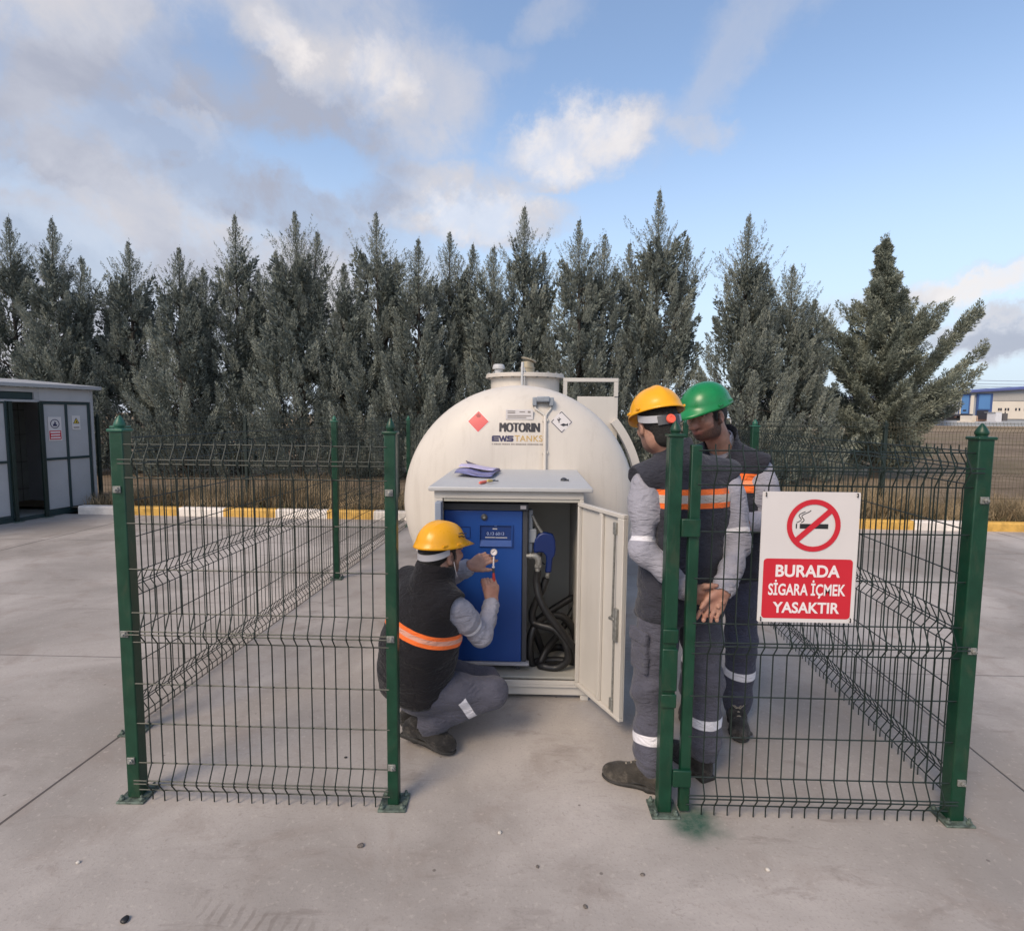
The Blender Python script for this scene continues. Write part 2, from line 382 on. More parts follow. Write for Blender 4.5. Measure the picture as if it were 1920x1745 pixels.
# painted kerb
MT['kerb_y'] = mat('kerb_yellow_paint', S(200,158,78,.95), .65, var=.22, vscale=9, bump=.3, bscale=60)
MT['kerb_w'] = mat('kerb_white_paint', S(220,212,204,1.0), .6, var=.12, vscale=8, bump=.3, bscale=60)
mb = MB(); s = 2.02; i = 0
prof = [(-.004, -.01), (-.002, .105), (.016, .125), (.12, .127), (.125, -.01)]
while s < 48:
    L = .78+.07*sin(i*2.3); mb.cur = i % 2
    V = [kp(s, a, z) for a, z in prof]+[kp(s+L, a, z) for a, z in prof]; k = len(prof)
    mb.add(V, [(j, j+1, k+j+1, k+j) for j in range(k-1)]+[tuple(range(k)), tuple(range(2*k-1, k-1, -1))]); s += L; i += 1
kerb = mb.build('painted_kerb', [MT['kerb_w'], MT['kerb_y']]); tag(kerb, kind='structure')

# ------------------------------------------------------------------ welded mesh fences
HZ = [.044, .088, .102, .158, .325, .492, .664, .707, .721, .785, .962, 1.145, 1.325, 1.383, 1.399, 1.455]
VPROF = [(.003,0), (.040,0), (.088,.032), (.102,.032), (.158,0), (.664,0), (.707,.032), (.721,.032), (.785,0), (1.325,0), (1.383,.032), (1.399,.032), (1.455,0), (1.478,0)]
def yoff(z):
    for (z0, a), (z1, b) in zip(VPROF, VPROF[1:]):
        if z0 <= z <= z1: return a+(b-a)*(z-z0)/(z1-z0)
    return 0
def panel(A, B, nrm, parent, m, r=.0027, n=5, pitch=.0512, first=.03, z0=0.0, hov=.012):
    """wire panel from A to B (plan), folds bulge along nrm"""
    A, B = np.array(A, float), np.array(B, float); D = B-A; L = np.linalg.norm(D); D = D/L; nr = np.array(nrm, float)
    mb = MB(); rg = random.Random(int(L*1000))
    k = int((L-2*first)/pitch); st = (L-k*pitch)/2
    for i in range(k+1):
        q = A+D*(st+i*pitch+rg.uniform(-.003, .003)); dz = rg.uniform(-.004, .004)
        mb.tube([(q[0]+nr[0]*o, q[1]+nr[1]*o, z+z0+(dz if j in (0, len(VPROF)-1) else 0)) for j, (z, o) in enumerate(VPROF)], r, n)
    for z in HZ:
        o = yoff(z)-2*r; a = A+D*(-hov)+nr*o; b = B+D*hov+nr*o
        mb.tube([(a[0], a[1], z+z0), ((a[0]+b[0])/2, (a[1]+b[1])/2, z+z0+rg.uniform(-.002,.002)), (b[0], b[1], z+z0)], r*1.08, n)
    return mb.build('wire_panel', m, parent, smooth=True)
def post(parent, x, y, rz, h=1.51, w=.03, cap=True, clamps=((1.28,),(.70,),(.17,)), face=-1, mt='green', capm='green', plate=.056, side=0):
    X = Matrix.Translation((x, y, 0)) @ Matrix.Rotation(rz, 4, 'Z')
    mb = MB(X); mb.box(-w, w, -w, w, .008, h)
    p = mb.build('post', MT[mt], parent, bevel=.005, seg=3)
    if cap:
        c = MB(X); c.box(-w-.006, w+.006, -w-.006, w+.006, h-.006, h+.006); c.build('cap_rim', MT[capm], p, bevel=.004)
        c = MB(X)
        c.lathe([(w*.66, h+.006), (w*.66, h+.011), (w*.78, h+.015), (w*.80, h+.023), (w*.50, h+.040), (.003, h+.056)], n=18)
        c.build('finial', MT[capm], p, smooth=True)
    b = MB(X); b.box(-plate, plate, -plate, plate, .0, .009)
    for sx in (-1, 1):
        for sy in (-1, 1): b.lathe([(.011, .009), (.011, .019), (.006, .019), (.006, .03)], (sx*plate*.72, sy*plate*.72, 0), n=6)
    b.build('base_plate', MT['dirty_steel'], p, bevel=.002)
    for (zc,) in clamps:
        k = MB(X); s_ = face
        k.box(-.018+side*.012, .012+side*.012, min(s_*w, s_*(w+.006)), max(s_*w, s_*(w+.006)), zc-.013, zc+.013)
        k.lathe([(.010, s_*(w+.004)), (.010, s_*(w+.014)), (.005, s_*(w+.014)), (.005, s_*(w+.022))], (side*.012, 0, zc), n=6, axis='y')
        k.build('clamp', MT['steel'], p, bevel=.001)
    return p

# short section left of the opening
FL = thing('mesh_fence', 'short green mesh fence section left of the opening, in front of the crouching worker', 'fence', (-1.06, 2.17, 0), 'green mesh fence sections round the tank')
post(FL, -1.600, 2.19, 0.02, face=-1, w=.0265, capm='green_cap'); post(FL, -.532, 2.185, .02, face=-1, w=.0225, side=0)
panel((-1.565, 2.163), (-.555, 2.158), (0, -1), FL, MT['wire'])
# right of the opening: gate post with slim frame tube, wire panel and corner post
FR = thing('mesh_fence', 'green mesh fence section right of the opening that carries the no smoking sign', 'fence', (1.15, 2.18, 0), 'green mesh fence sections round the tank')
gp = post(FR, .557, 2.19, .02, face=-1, w=.0265, clamps=())
post(FR, 1.695, 2.19, .0, face=-1, w=.029, side=.6)
mb = MB(); mb.box(.616, .657, 2.170, 2.202, .012, 1.475); fr = mb.build('frame_tube', MT['green'], FR, bevel=.004)
for z in (1.16, .155):
    mb = MB(); mb.box(.584, .656, 2.156, 2.1715, z-.035, z+.035); mb.build('hinge_strap', MT['green'], fr, bevel=.004)
for z, hh in ((.60, .085), (.735, .028), (.475, .028)):
    mb = MB(); mb.box(.527, .587, 2.154, 2.1625, z-hh, z+hh); mb.build('lock_plate', MT['green'], gp, bevel=.006)
panel((.655, 2.165), (1.668, 2.168), (0, -1), FR, MT['wire'])
# long sides
SL = thing('mesh_fence', 'long green mesh fence along the left side of the tank pen', 'fence', (-1.9, 5.0, 0), 'green mesh fence sections round the tank')
LP = [(-1.940, 2.66), (-1.83, 5.33), (-1.685, 7.95)]
for (a, b) in LP: post(SL, a, b, .055, face=1, w=.026, clamps=((.7,),), capm='green_cap')
for a, b in zip(LP, LP[1:]): panel((a[0]-.03, a[1]+.03), (b[0]-.03, b[1]-.03), (-1, .05), SL, MT['wire'])
SR = thing('mesh_fence', 'long green mesh fence along the right side of the tank pen, behind the sign', 'fence', (1.85, 4.7, 0), 'green mesh fence sections round the tank')
RP = [(1.735, 2.235), (1.855, 4.75), (1.98, 7.3)]
for (a, b) in RP[1:]: post(SR, a, b, -.05, face=1, w=.028, clamps=((.7,),), capm='green_cap')
panel((1.738, 2.26), (RP[1][0]+.02, RP[1][1]-.03), (1, -.05), SR, MT['wire'])
panel((RP[1][0]+.02, RP[1][1]+.03), (RP[2][0]+.02, RP[2][1]-.03), (1, -.05), SR, MT['wire'])
# boundary fence on the verge behind the kerb
BF = thing('boundary_fence', 'long weathered mesh fence on the grass verge behind the kerb, in front of the trees', 'fence', (2, 9.0, 0))
bs = np.arange(1.9, 27, 2.5)
for a in bs:
    q = kp(a, .62); post(BF, q[0], q[1], atan2(KD[1], KD[0]), w=.024, clamps=(), mt='green_dark', capm='green_dark', h=1.5)
for a, b in zip(bs, bs[1:]):
    p, q = kp(a, .60), kp(b, .60); panel(p[:2], q[:2], (-KN[0], -KN[1]), BF, MT['wire_old'] if a > 12 else MT['wire'], n=4, z0=.06)

# ------------------------------------------------------------------ lettering
def text_geo(s, size, bold=0.0, align='CENTER', xs=1.0, space=1.0):
    cu = bpy.data.curves.new('t', 'FONT'); cu.body = s; cu.size = size; cu.align_x = align; cu.align_y = 'CENTER'; cu.offset = bold; cu.space_character = space; cu.resolution_u = 4
    o = bpy.data.objects.new('t', cu); COL.objects.link(o)
    dg = bpy.context.evaluated_depsgraph_get(); me = bpy.data.meshes.new_from_object(o.evaluated_get(dg))
    V = [(v.co.x*xs, v.co.y) for v in me.vertices]; F = [tuple(p.vertices) for p in me.polygons]
    bpy.data.objects.remove(o); bpy.data.curves.remove(cu); bpy.data.meshes.remove(me)
    return V, F
def fit_text(s, wd, ht, bold=0.0, space=1.0):
    """lettering scaled to a width and cap height, centred on 0"""
    V, F = text_geo(s, 1.0, bold, space=space); A = np.array(V)
    Vc, _ = text_geo('H', 1.0, bold); Ac = np.array(Vc); ch = Ac[:, 1].max()-Ac[:, 1].min(); mid = (Ac[:, 1].max()+Ac[:, 1].min())/2
    w0 = A[:, 0].max()-A[:, 0].min(); cx = (A[:, 0].max()+A[:, 0].min())/2
    return np.column_stack([(A[:, 0]-cx)*wd/w0, (A[:, 1]-mid)*ht/ch]), F
def decal(name, V2, F, o, x, y, m, parent, warp=None, label=None):
    o, x, y = map(np.asarray, (o, x, y)); P = np.array([o+a*x+b*y for a, b in V2])
    if warp: P = np.array([warp(p) for p in P])
    ob = pmesh(name, P, F, m, parent)
    if label: ob['label'] = label
    return ob
def ring2(r0, r1, c=(0,0), n=48):
    V = [(c[0]+r*cos(2*pi*k/n), c[1]+r*sin(2*pi*k/n)) for r in (r0, r1) for k in range(n)]
    return V, [(k, (k+1)%n, n+(k+1)%n, n+k) for k in range(n)]
def rrect(w_, h_, r, n=6):
    V = []
    for cx, cy, a0 in ((w_/2-r, h_/2-r, 0), (-w_/2+r, h_/2-r, pi/2), (-w_/2+r, -h_/2+r, pi), (w_/2-r, -h_/2+r, 3*pi/2)):
        for k in range(n+1): V.append((cx+r*cos(a0+k*pi/2/n), cy+r*sin(a0+k*pi/2/n)))
    return V, [tuple(range(len(V)))]
def ribbon(pts, wd):
    pts = [np.array(p, float) for p in pts]; V = []; n = len(pts)
    for i, p in enumerate(pts):
        t = pts[min(i+1, n-1)]-pts[max(i-1, 0)]; t /= np.linalg.norm(t); q = np.array([-t[1], t[0]])*wd/2
        V += [tuple(p+q), tuple(p-q)]
    return V, [(2*i, 2*i+1, 2*i+3, 2*i+2) for i in range(n-1)]

# no smoking sign wired to the fence
SY = 2.118; SO = np.array([1.045, SY, 1.062])
sg = thing('no_smoking_sign', 'white and red no smoking sign with three lines of white lettering, hung on the fence', 'sign', tuple(SO))
mb = MB(); V, _ = rrect(.356, .494, .006); mb.prism(V, (1,0,0), (0,0,1), (0,1,0), .004, SO); mb.build('board', MT['signwhite'], sg)
FX, FZ = (1,0,0), (0,0,1)
def sd(name, VF, dx, dz, m, lay=1, label=None): return decal(name, VF[0], VF[1], SO+np.array([dx, -.0008*lay, dz]), FX, FZ, m, sg, label=label)
sd('prohibition_ring', ring2(.079, .098), .012, .122, MT['signred'], 3)
cig = [(-.052,-.008), (.052,-.008), (.052,.010), (-.052,.010)]
sd('cigarette', (cig, [(0,1,2,3)]), .014, .118, MT['black'], 1)
sd('cigarette', ([(-.0665,-.008), (-.062,-.008), (-.062,.010), (-.0665,.010)], [(0,1,2,3)]), .014, .118, MT['black'], 1)
for k in range(2):
    pts = [(-.064+k*.012+.010*sin(j*.85+k*.4)+j*.0032, .014+j*.0052*(1 if j < 9 else 1)) for j in range(9+k)]
    sd('smoke_line', ribbon(pts, .0030), .014, .118, MT['black'], 1)
ca, sa = cos(radians(43)), sin(radians(43)); bar = [(a*ca-b*sa, a*sa+b*ca) for a, b in ((-.086,-.0105), (.086,-.0105), (.086,.0105), (-.086,.0105))]
sd('slash', (bar, [(0,1,2,3)]), .012, .122, MT['signred'], 2.4)
sd('red_panel', rrect(.328, .228, .014), .0, -.118, MT['signred'], 1)
sd('lettering', fit_text('BURADA', .237, .046, .030), 0, -.050, MT['white_print'], 2)
sd('lettering', fit_text('SİGARA İÇMEK', .285, .044, .024), 0, -.121, MT['white_print'], 2)
sd('lettering', fit_text('YASAKTIR', .247, .042, .028), 0, -.190, MT['white_print'], 2)
for sx, sz in ((-1,1), (1,1), (-1,-1), (1,-1)):
    mb = MB(); c = SO+np.array([sx*.166, 0, sz*.236])
    mb.tube([c+np.array([0,.02,.012]), c+np.array([0,-.004,.006]), c+np.array([0,-.005,-.006]), c+np.array([0,.02,-.004])], .0022, 5); mb.build('tie_wire', MT['black'], sg)
# ------------------------------------------------------------------ storage shed at the far left
MT['shed'] = mat('shed_grey_panel', S(158,158,160,1.15), .5, var=.05, vscale=3)
MT['shed_roof'] = mat('shed_roof_sheet', S(160,160,162,1.0), .45, var=.05, vscale=3)
MT['shed_dark'] = mat('shed_dark_frame', S(36,56,58,.9), .5, var=.1)
MT['shed_in'] = mat('shed_inside', S(150,152,148,1.1), .7, var=.1)
sE = np.array([-7.079, 9.087]); sDn = np.array([.206, .979]); sDn /= np.linalg.norm(sDn)
shed = thing('storage_shed', 'grey panelled storage shed with dark green frames and an open doorway, by the kerb', 'shed', (sE[0], sE[1], 0))
# local axes: x runs along the front to the right (away), y into the shed, z up
SX = Matrix.Translation((sE[0], sE[1], 0)) @ Matrix(((sDn[0], -sDn[1], 0, 0), (sDn[1], sDn[0], 0, 0), (0,0,1,0), (0,0,0,1)))
def sbox(name, m, *bs, parent=None, bevel=.003):
    mb = MB(SX)
    for b_ in bs: mb.box(*b_)
    return mb.build(name, m, parent or shed, bevel=bevel)
L0 = -3.4
rf = MB(SX); rf.add([(L0-.1,-.10,1.93), (.10,-.10,1.93), (.10,1.5,2.06), (L0-.1,1.5,2.06), (L0-.1,-.10,1.985), (.10,-.10,1.985), (.10,1.5,2.115), (L0-.1,1.5,2.115)],
   [(0,3,2,1),(4,5,6,7),(0,1,5,4),(1,2,6,5),(2,3,7,6),(3,0,4,7)]); rf.build('roof', MT['shed_roof'], shed, bevel=.004)
sbox('back_wall', MT['shed_in'], (L0, 0, 1.38, 1.42, .02, 1.93))
sbox('side_wall', MT['shed'], (-.035, 0, .0, 1.40, .02, 1.925))
sbox('side_wall', MT['shed'], (L0, L0+.035, .0, 1.40, .02, 1.925))
sbox('floor', MT['shed_in'], (L0+.03, -.03, .03, 1.38, .005, .04))
sbox('fascia', MT['shed'], (-.83, -.002, -.012, .0, 1.735, 1.926))
sbox('fascia', MT['shed'], (L0, -.832, -.012, .0, 1.86, 1.926))
sbox('louvre', MT['shed_dark'], (L0, -.90, .015, .03, 1.755, 1.858))
sbox('door_rail', MT['shed_roof'], (L0, -.832, -.014, .02, 1.715, 1.75), (-.90, -.832, -.014, .02, 1.75, 1.86))
sbox('corner_post', MT['shed_roof'], (-.038, .004, -.02, -.002, .0, 1.926))
def leaf(x0, x1, cols, name='door_leaf'):
    d = sbox(name, MT['shed'], (x0, x1, .006, .022, .10, 1.70))
    xs = [x0]+cols+[x1]; fb = []
    for k, xx in enumerate(xs): fb.append((xx-.016, xx+.016, -.016, .004, .06, 1.725))
    for z in (.075, .865, 1.708):
        for a, b in zip(xs, xs[1:]): fb.append((a+.016, b-.016, -.013, .004, z-.018, z+.018))
    sbox('frame', MT['shed_dark'], *fb, parent=d); return d
leaf(-.79, -.072, [-.435])
leaf(-2.2, -1.29, [-1.75])
leaf(-3.36, -2.25, [-2.8])
for x in (-.835, -1.25):
    sbox('door_post', MT['green_dark'], (x-.024, x+.024, -.05, -.016, .0, 1.72))
    sbox('base_plate', MT['dirty_steel'], (x-.06, x+.06, -.10, .0, .0, .008))
sbox('sill', MT['shed_dark'], (L0, -.04, -.014, .02, .005, .055))
# mesh seen through the doorway, at the back of the shed
mb = MB(SX)
for k in range(20): mb.tube([(-1.9+k*.09, 1.30, .05), (-1.9+k*.09, 1.30, 1.7)], .004, 4)
for z in (.3, .75, 1.2, 1.6): mb.tube([(-1.95, 1.295, z), (-.1, 1.295, z)], .004, 4)
mb.build('inner_mesh', MT['wire_old'], shed)
def ssign(u0, u1, z0, z1, name, label):
    t = thing(name, label, 'sign', tuple(SX @ Vector(((u0+u1)/2, 0, (z0+z1)/2))))
    mb = MB(SX); mb.box(u0, u1, -.004, .0045, z0, z1); mb.build('board', MT['signwhite'], t); return t
def sdec(name, VF, x, z, m, t, lay=1):
    o = SX @ Vector((x, -.004-.0012*lay, z)); ax = SX.to_3x3() @ Vector((1,0,0)); return decal(name, VF[0], VF[1], o, ax, (0,0,1), m, t)
t = ssign(-.715, -.515, 1.14, 1.50, 'prohibition_sign', 'white prohibition sign above a red text panel on the grey shed door')
sdec('prohibition_ring', ring2(.058, .070), -.615, 1.395, MT['navyink'], t)
sdec('pictogram', ([(-.03,-.035),(.03,-.035),(.034,-.012),(.012,-.004),(.02,.012),(.008,.034),(-.012,.03),(-.006,.008),(-.028,-.004)], [tuple(range(9))]), -.615, 1.395, MT['navyink'], t)
sdec('red_panel', rrect(.178, .135, .008), -.615, 1.225, MT['signred'], t)
for k, wd in enumerate((.15, .14, .15)): sdec('text_line', rrect(wd, .022, .004), -.615, 1.268-k*.042, MT['white_print'], t, 2)
t = ssign(-.345, -.215, 1.30, 1.52, 'warning_sign', 'small pale warning sign with a yellow triangle on the right shed door')
MT['warny'] = mat('warning_yellow', S(206,178,62,1.1), .5)
sdec('triangle', ([(-.052,-.04), (.052,-.04), (0,.056)], [(0,1,2)]), -.28, 1.435, MT['black'], t)
sdec('triangle_field', ([(-.037,-.030), (.037,-.030), (0,.036)], [(0,1,2)]), -.28, 1.435, MT['warny'], t, 2)
sdec('pictogram', ([(-.012,-.022), (.014,-.022), (.010,-.006), (.002,.010), (-.008,-.004)], [tuple(range(5))]), -.28, 1.435, MT['black'], t, 3)
sdec('text_line', rrect(.09, .02, .003), -.28, 1.335, MT['greyink'], t)

# ------------------------------------------------------------------ fuel tank
TX, TZ, TR, TY = -.072, .925, .878, 4.33        # axis, radius, seam with the front head
tank = thing('fuel_tank', 'large cream horizontal fuel tank with dished end, manhole and hazard labels', 'tank', (TX, 5.4, 0))
def head_y(r):
    """front face of the dished head"""
    return TY-.25*sqrt(max(0.0, 1-(min(r, TR)/TR)**3.2))
prof = [(max(.002, r), head_y(r)) for r in list(np.linspace(0, TR-.16, 14))+list(TR-.16+.16*np.sin(np.linspace(.08, pi/2, 14)))]
prof += [(TR, TY+.02), (TR, 6.6)]+[(r, 6.6+(TY-head_y(r))) for r in np.linspace(TR-.001, .002, 16)]
mb = MB(); mb.lathe(prof, (TX, 0, TZ), n=96, axis='y'); sh = mb.build('shell', MT['tank'], tank, smooth=True); sh.data.set_sharp_from_angle(angle=radians(60))
mb = MB(); mb.lathe([(TR+.001, TY+.012), (TR+.004, TY+.018), (TR+.004, TY+.028), (TR+.001, TY+.034)], (TX, 0, TZ), n=96, axis='y'); mb.build('weld_seam', MT['tank'], tank, smooth=True)
for y in (4.75, 6.2):
    mb = MB(); mb.box(TX-.6, TX+.6, y-.05, y+.05, 0, .42); mb.build('saddle', MT['white'], tank, bevel=.004)
NC = (TX+.035, 4.9, 0)
mb = MB(); mb.lathe([(.29, 1.70), (.29, 1.892)], NC, n=48); nk = mb.build('manhole_neck', MT['tank'], tank, smooth=True)
mb = MB(); mb.lathe([(.335, 1.892), (.335, 1.906)], NC, n=48); mb.lathe([(.330, 1.9065), (.330, 1.922), (.30, 1.926)], NC, n=48); mb.build('flange', MT['tank'], nk, bevel=.002)
for k in range(20):
    a = 2*pi*k/20; mb = MB(); mb.lathe([(.011, 1.884), (.011, 1.932), (.006, 1.936)], (NC[0]+.315*cos(a), NC[1]+.315*sin(a), 0), n=6); mb.build('bolt', MT['steel'], nk)
vx = at(935, 690, 4.85)
mb = MB(); mb.lathe([(.035, 1.92), (.035, 1.965), (.052, 1.968), (.052, 1.978), (.046, 2.0), (.036, 2.008)], (vx[0], 4.85, 0), n=24); mb.build('vent_cap', MT['whitetop'], tank, smooth=True)
fx = at(989, 690, 4.9)
MT['brass'] = mat('dull_brass', S(150,140,120,1), .45, .4, var=.15)
mb = MB(); mb.lathe([(.06, 1.922), (.06, 1.975), (.066, 1.978), (.066, 1.985), (.056, 1.99), (.052, 2.035)], (fx[0], 4.9, 0), n=24); ff = mb.build('filler_pipe', MT['brass'], tank, smooth=True)
X = Matrix.Translation((fx[0]+.012, 4.9, 2.052)) @ Matrix.Rotation(radians(17), 4, 'Y')
mb = MB(X); mb.lathe([(.066, -.006), (.068, .0), (.060, .008), (.002, .012)], n=24); mb.build('filler_lid', MT['brass'], ff, smooth=True)
dx_ = at(979, 700, 4.57)
mb = MB(); mb.tube([(dx_[0], 4.57, 1.72), (dx_[0], 4.57, 1.93), (dx_[0]+.002, 4.6, 2.0)], .011, 10); mb.tube([(dx_[0]+.02, 4.575, 1.74), (dx_[0]+.018, 4.575, 1.96)], .005, 8); mb.build('dip_pipe', MT['whitetop'], tank, smooth=True)
# side platform plate and rail frame at the right of the manhole
mb = MB(); mb.box(.40, .735, 4.78, 4.81, 1.05, 1.742); mb.build('side_plate', MT['white'], tank, bevel=.003)
mb = MB()
a, b = at(1056, 712, 4.78)[0], .735
mb.box(a, b, 4.77, 4.805, 1.862, 1.893); mb.box(a, a+.034, 4.77, 4.805, 1.60, 1.8619); mb.box(b-.034, b, 4.77, 4.805, 1.7425, 1.8619); mb.build('rail_frame', MT['white'], tank, bevel=.003)
# curved band of a hoop beyond the plate
V = []; F = []; hc = (TX-.02, TZ-.02); n = 30
for i in range(n+1):
    th = radians(-8+i*47/n)
    for rr_, yy in ((.985, 4.70), (1.048, 4.70), (1.048, 4.80), (.985, 4.80)): V.append((hc[0]+rr_*cos(th), yy, hc[1]+rr_*sin(th)))
for i in range(n):
    for k in range(4): F.append((4*i+k, 4*i+(k+1) % 4, 4*i+4+(k+1) % 4, 4*i+4+k))
F += [(0,1,2,3), tuple(4*n+k for k in (3,2,1,0))]
mb = MB(); mb.add(V, F); mb.build('hoop', MT['white'], tank, smooth=True)
# labels on the dished head follow its surface
def hw(lay):
    def f(p):
        r = sqrt((p[0]-TX)**2+(p[2]-TZ)**2); return np.array([p[0], head_y(r)-.0012*lay, p[2]])
    return f
def tl(name, VF, u, v, m, lay=1, label=None):
    p = at(u, v, 4.15); return decal(name, VF[0], VF[1], p, FX, FZ, m, tank, hw(lay), label)
def grid_dia(h_, n=6):
    V = []; F = []
    for i in range(n+1):
        for j in range(n+1):
            a, b = (i/n-.5)*2*h_, (j/n-.5)*2*h_; V.append(((a-b)/2, (a+b)/2))
    for i in range(n):
        for j in range(n): F.append((i*(n+1)+j, (i+1)*(n+1)+j, (i+1)*(n+1)+j+1, i*(n+1)+j+1))
    return V, F
MT['hazred'] = mat('faded_red_label', S(198,76,76,1.0), .45, var=.04)
tl('hazard_label', grid_dia(.083), 897, 790, MT['signwhite'], 1, 'white edge of the red diamond label')
tl('hazard_label', grid_dia(.076), 897, 790, MT['hazred'], 2.2, 'red diamond flammable label')
fl = [(-.010,-.012), (.012,-.012), (.018,.002), (.010,.012), (.006,.004), (.002,.024), (-.008,.010), (-.012,.014), (-.017,.0)]
MT['hazdk'] = mat('dark_red_print', S(150,52,56,1.0), .5)
tl('flame_mark', (fl, [tuple(range(9))]), 897, 779, MT['hazdk'], 3.4)
tl('hazard_label', grid_dia(.083), 1053, 791, MT['signwhite'], 1, 'white diamond environment hazard label')
Vd = []; Fd = []
for a, b in ((0,1),(1,2),(2,3),(3,0)):
    c = [(-.074,0), (0,.074), (.074,0), (0,-.074)]; V_, F_ = ribbon([c[a], c[b]], .005); k = len(Vd); Vd += V_; Fd += [tuple(i+k for i in f) for f in F_]
tl('hazard_border', (Vd, Fd), 1053, 791, MT['ink'], 2.4)
tree_ = [(-.022,-.006), (-.016,-.006), (-.016,.010), (-.004,.022), (-.008,.026), (-.015,.018), (-.016,.034), (-.022,.032), (-.021,.016), (-.032,.024), (-.034,.019), (-.022,.006)]
tl('dead_tree_mark', (tree_, [tuple(range(12))]), 1053, 791, MT['ink'], 2.6)
fish = [(-.022,-.016), (.0,-.006), (.022,-.012), (.034,-.004), (.034,-.026), (.022,-.019), (.0,-.027)]
tl('fish_mark', (fish, [tuple(range(7))]), 1056, 792, MT['ink'], 2.6)
for ddx, ly in ((-1.3, 1.2), (0, 1.6), (1.3, 2.0)): tl('plate_lettering', fit_text('MOTORIN', .284, .064, .0), 974.5+ddx, 801, MT['ink'], ly)
# emblem lettering: three joined block letters, then a word in gold
E_ = [(0,0), (.052,0), (.052,.012), (.014,.012), (.014,.0155), (.050,.0155), (.050,.0265), (.014,.0265), (.014,.030), (.052,.030), (.052,.042), (.008,.042), (0,.036)]
M_ = [(.049,.042), (.060,.042), (.070,.018), (.077,.042), (.086,.042), (.092,.020), (.099,.042), (.110,.042), (.101,.0), (.088,.0), (.081,.020), (.075,.0), (.064,.0)]
S_ = [(.106,0), (.150,0), (.156,.007), (.156,.020), (.150,.0265), (.124,.0265), (.124,.030), (.156,.030), (.156,.042), (.116,.042), (.110,.036), (.110,.021), (.116,.0155), (.142,.0155), (.142,.012), (.106,.012)]
Vl = []; Fl = []
for P_ in (E_, M_, S_): k = len(Vl); Vl += [(a-.078, b-.021) for a, b in P_]; Fl.append(tuple(range(k, k+len(P_))))
tl('emblem', (Vl, Fl), 943, 821.5, MT['navyink'], 1.5)
tl('plate_lettering', fit_text('TANKS', .200, .043, .004, 1.05), 991, 821.5, MT['goldink'], 1.5)
rg_ = random.Random(4); Vf = []; Ff = []; xx = -.19
while xx < .19:
    wd_ = rg_.uniform(.004, .0085); k = len(Vf); Vf += [(xx, -.005), (xx+wd_, -.005), (xx+wd_, .005), (xx, .005)]; Ff.append((k, k+1, k+2, k+3)); xx += wd_+(.0028 if rg_.random() > .12 else .009)
tl('fine_print', (Vf, Ff), 972, 832, MT['greyink'], 1.5)
p = at(974, 777, 4.15)
mb = MB(); yy = head_y(sqrt((p[0]-TX)**2+(p[2]-TZ)**2)); mb.box(p[0]-.099, p[0]+.099, yy-.014, yy-.004, p[2]-.036, p[2]+.036); dp = mb.build('data_plate', MT['signwhite'], tank, bevel=.002)
for (a, b, c, d) in ((-.085,.02,-.03,.026), (-.085,.008,-.03,.014), (0,.016,.04,.022), (.06,.012,.08,.025), (-.085,-.012,.085,-.006), (-.085,-.025,.05,-.019)):
    decal('plate_print', [(a,b), (c,b), (c,d), (a,d)], [(0,1,2,3)], (p[0], yy-.0152, p[2]), FX, FZ, MT['greyink'], dp)
# lamp box with two wires that join into a conduit
p = at(1018, 751, 4.22); yb = head_y(sqrt((p[0]-TX)**2+(p[2]-TZ)**2)); MT['plasticgrey'] = mat('grey_plastic', S(132,138,146,1), .4, var=.1)
mb = MB(); mb.box(p[0]-.048, p[0]+.048, yb-.07, yb-.003, p[2]-.012, p[2]+.028); lb = mb.build('junction_box', MT['plasticgrey'], tank, bevel=.008)
for sx in (-1, 1):
    mb = MB(); mb.box(p[0]+sx*.061-.016, p[0]+sx*.061+.016, yb-.06, yb+.004, p[2]-.04, p[2]+.022); mb.build('gland', MT['plasticgrey'], lb, bevel=.006)
q = at(1022, 779, 4.16); pts = {}
def hy(x, z, o=.012): return head_y(sqrt((x-TX)**2+(z-TZ)**2))-o
mb = MB()
for sx in (-1, 1):
    A = [(p[0]+sx*.058, p[2]-.04), (p[0]+sx*.055, p[2]-.06), (q[0]+sx*.006, q[2]+.004), (q[0]+sx*.005, q[2]-.05)]
    mb.tube([(a, hy(a, b), b) for a, b in A], .0075, 8)
mb.build('cable', MT['white'], tank, smooth=True)
mb = MB(); mb.tube([(q[0], hy(q[0], z, .014), z) for z in np.linspace(q[2]-.004, 1.17, 12)], .013, 10)
for z in (1.55, 1.32): mb.box(q[0]-.022, q[0]+.022, hy(q[0], z, .005)-.01, hy(q[0], z, .0)+.01, z-.01, z+.01)
mb.build('conduit', MT['tank'], tank, smooth=True)

# ------------------------------------------------------------------ pump cabinet
cab = thing('pump_cabinet', 'white metal pump cabinet with overhanging lid and open door, in front of the tank', 'cabinet', (-.1, 3.5, 0))
CX0, CX1, CY0, CY1 = -.510, .302, 3.06, 4.08
def cbox(name, m, *bs, parent=None, bevel=.003):
    mb = MB()
    for b_ in bs: mb.box(*b_)
    return mb.build(name, m, parent or cab, bevel=bevel)
cbox('lid', MT['whitetop'], (-.538, .347, 3.03, 4.10, 1.172, 1.196), bevel=.006)
MT['lidband'] = MT['white']
cbox('header', MT['white'], (CX0, CX1, CY0, CY0+.03, 1.130, 1.1715))
cbox('header_lip', MT['inner'], (CX0+.05, CX1-.02, CY0+.006, CY0+.04, 1.112, 1.1298))
cbox('side_panel', MT['white'], (CX0, CX0+.018, CY0+.031, CY1, .10, 1.1715)); cbox('side_panel', MT['white'], (CX1-.018, CX1, CY0+.031, CY1, .10, 1.1715))
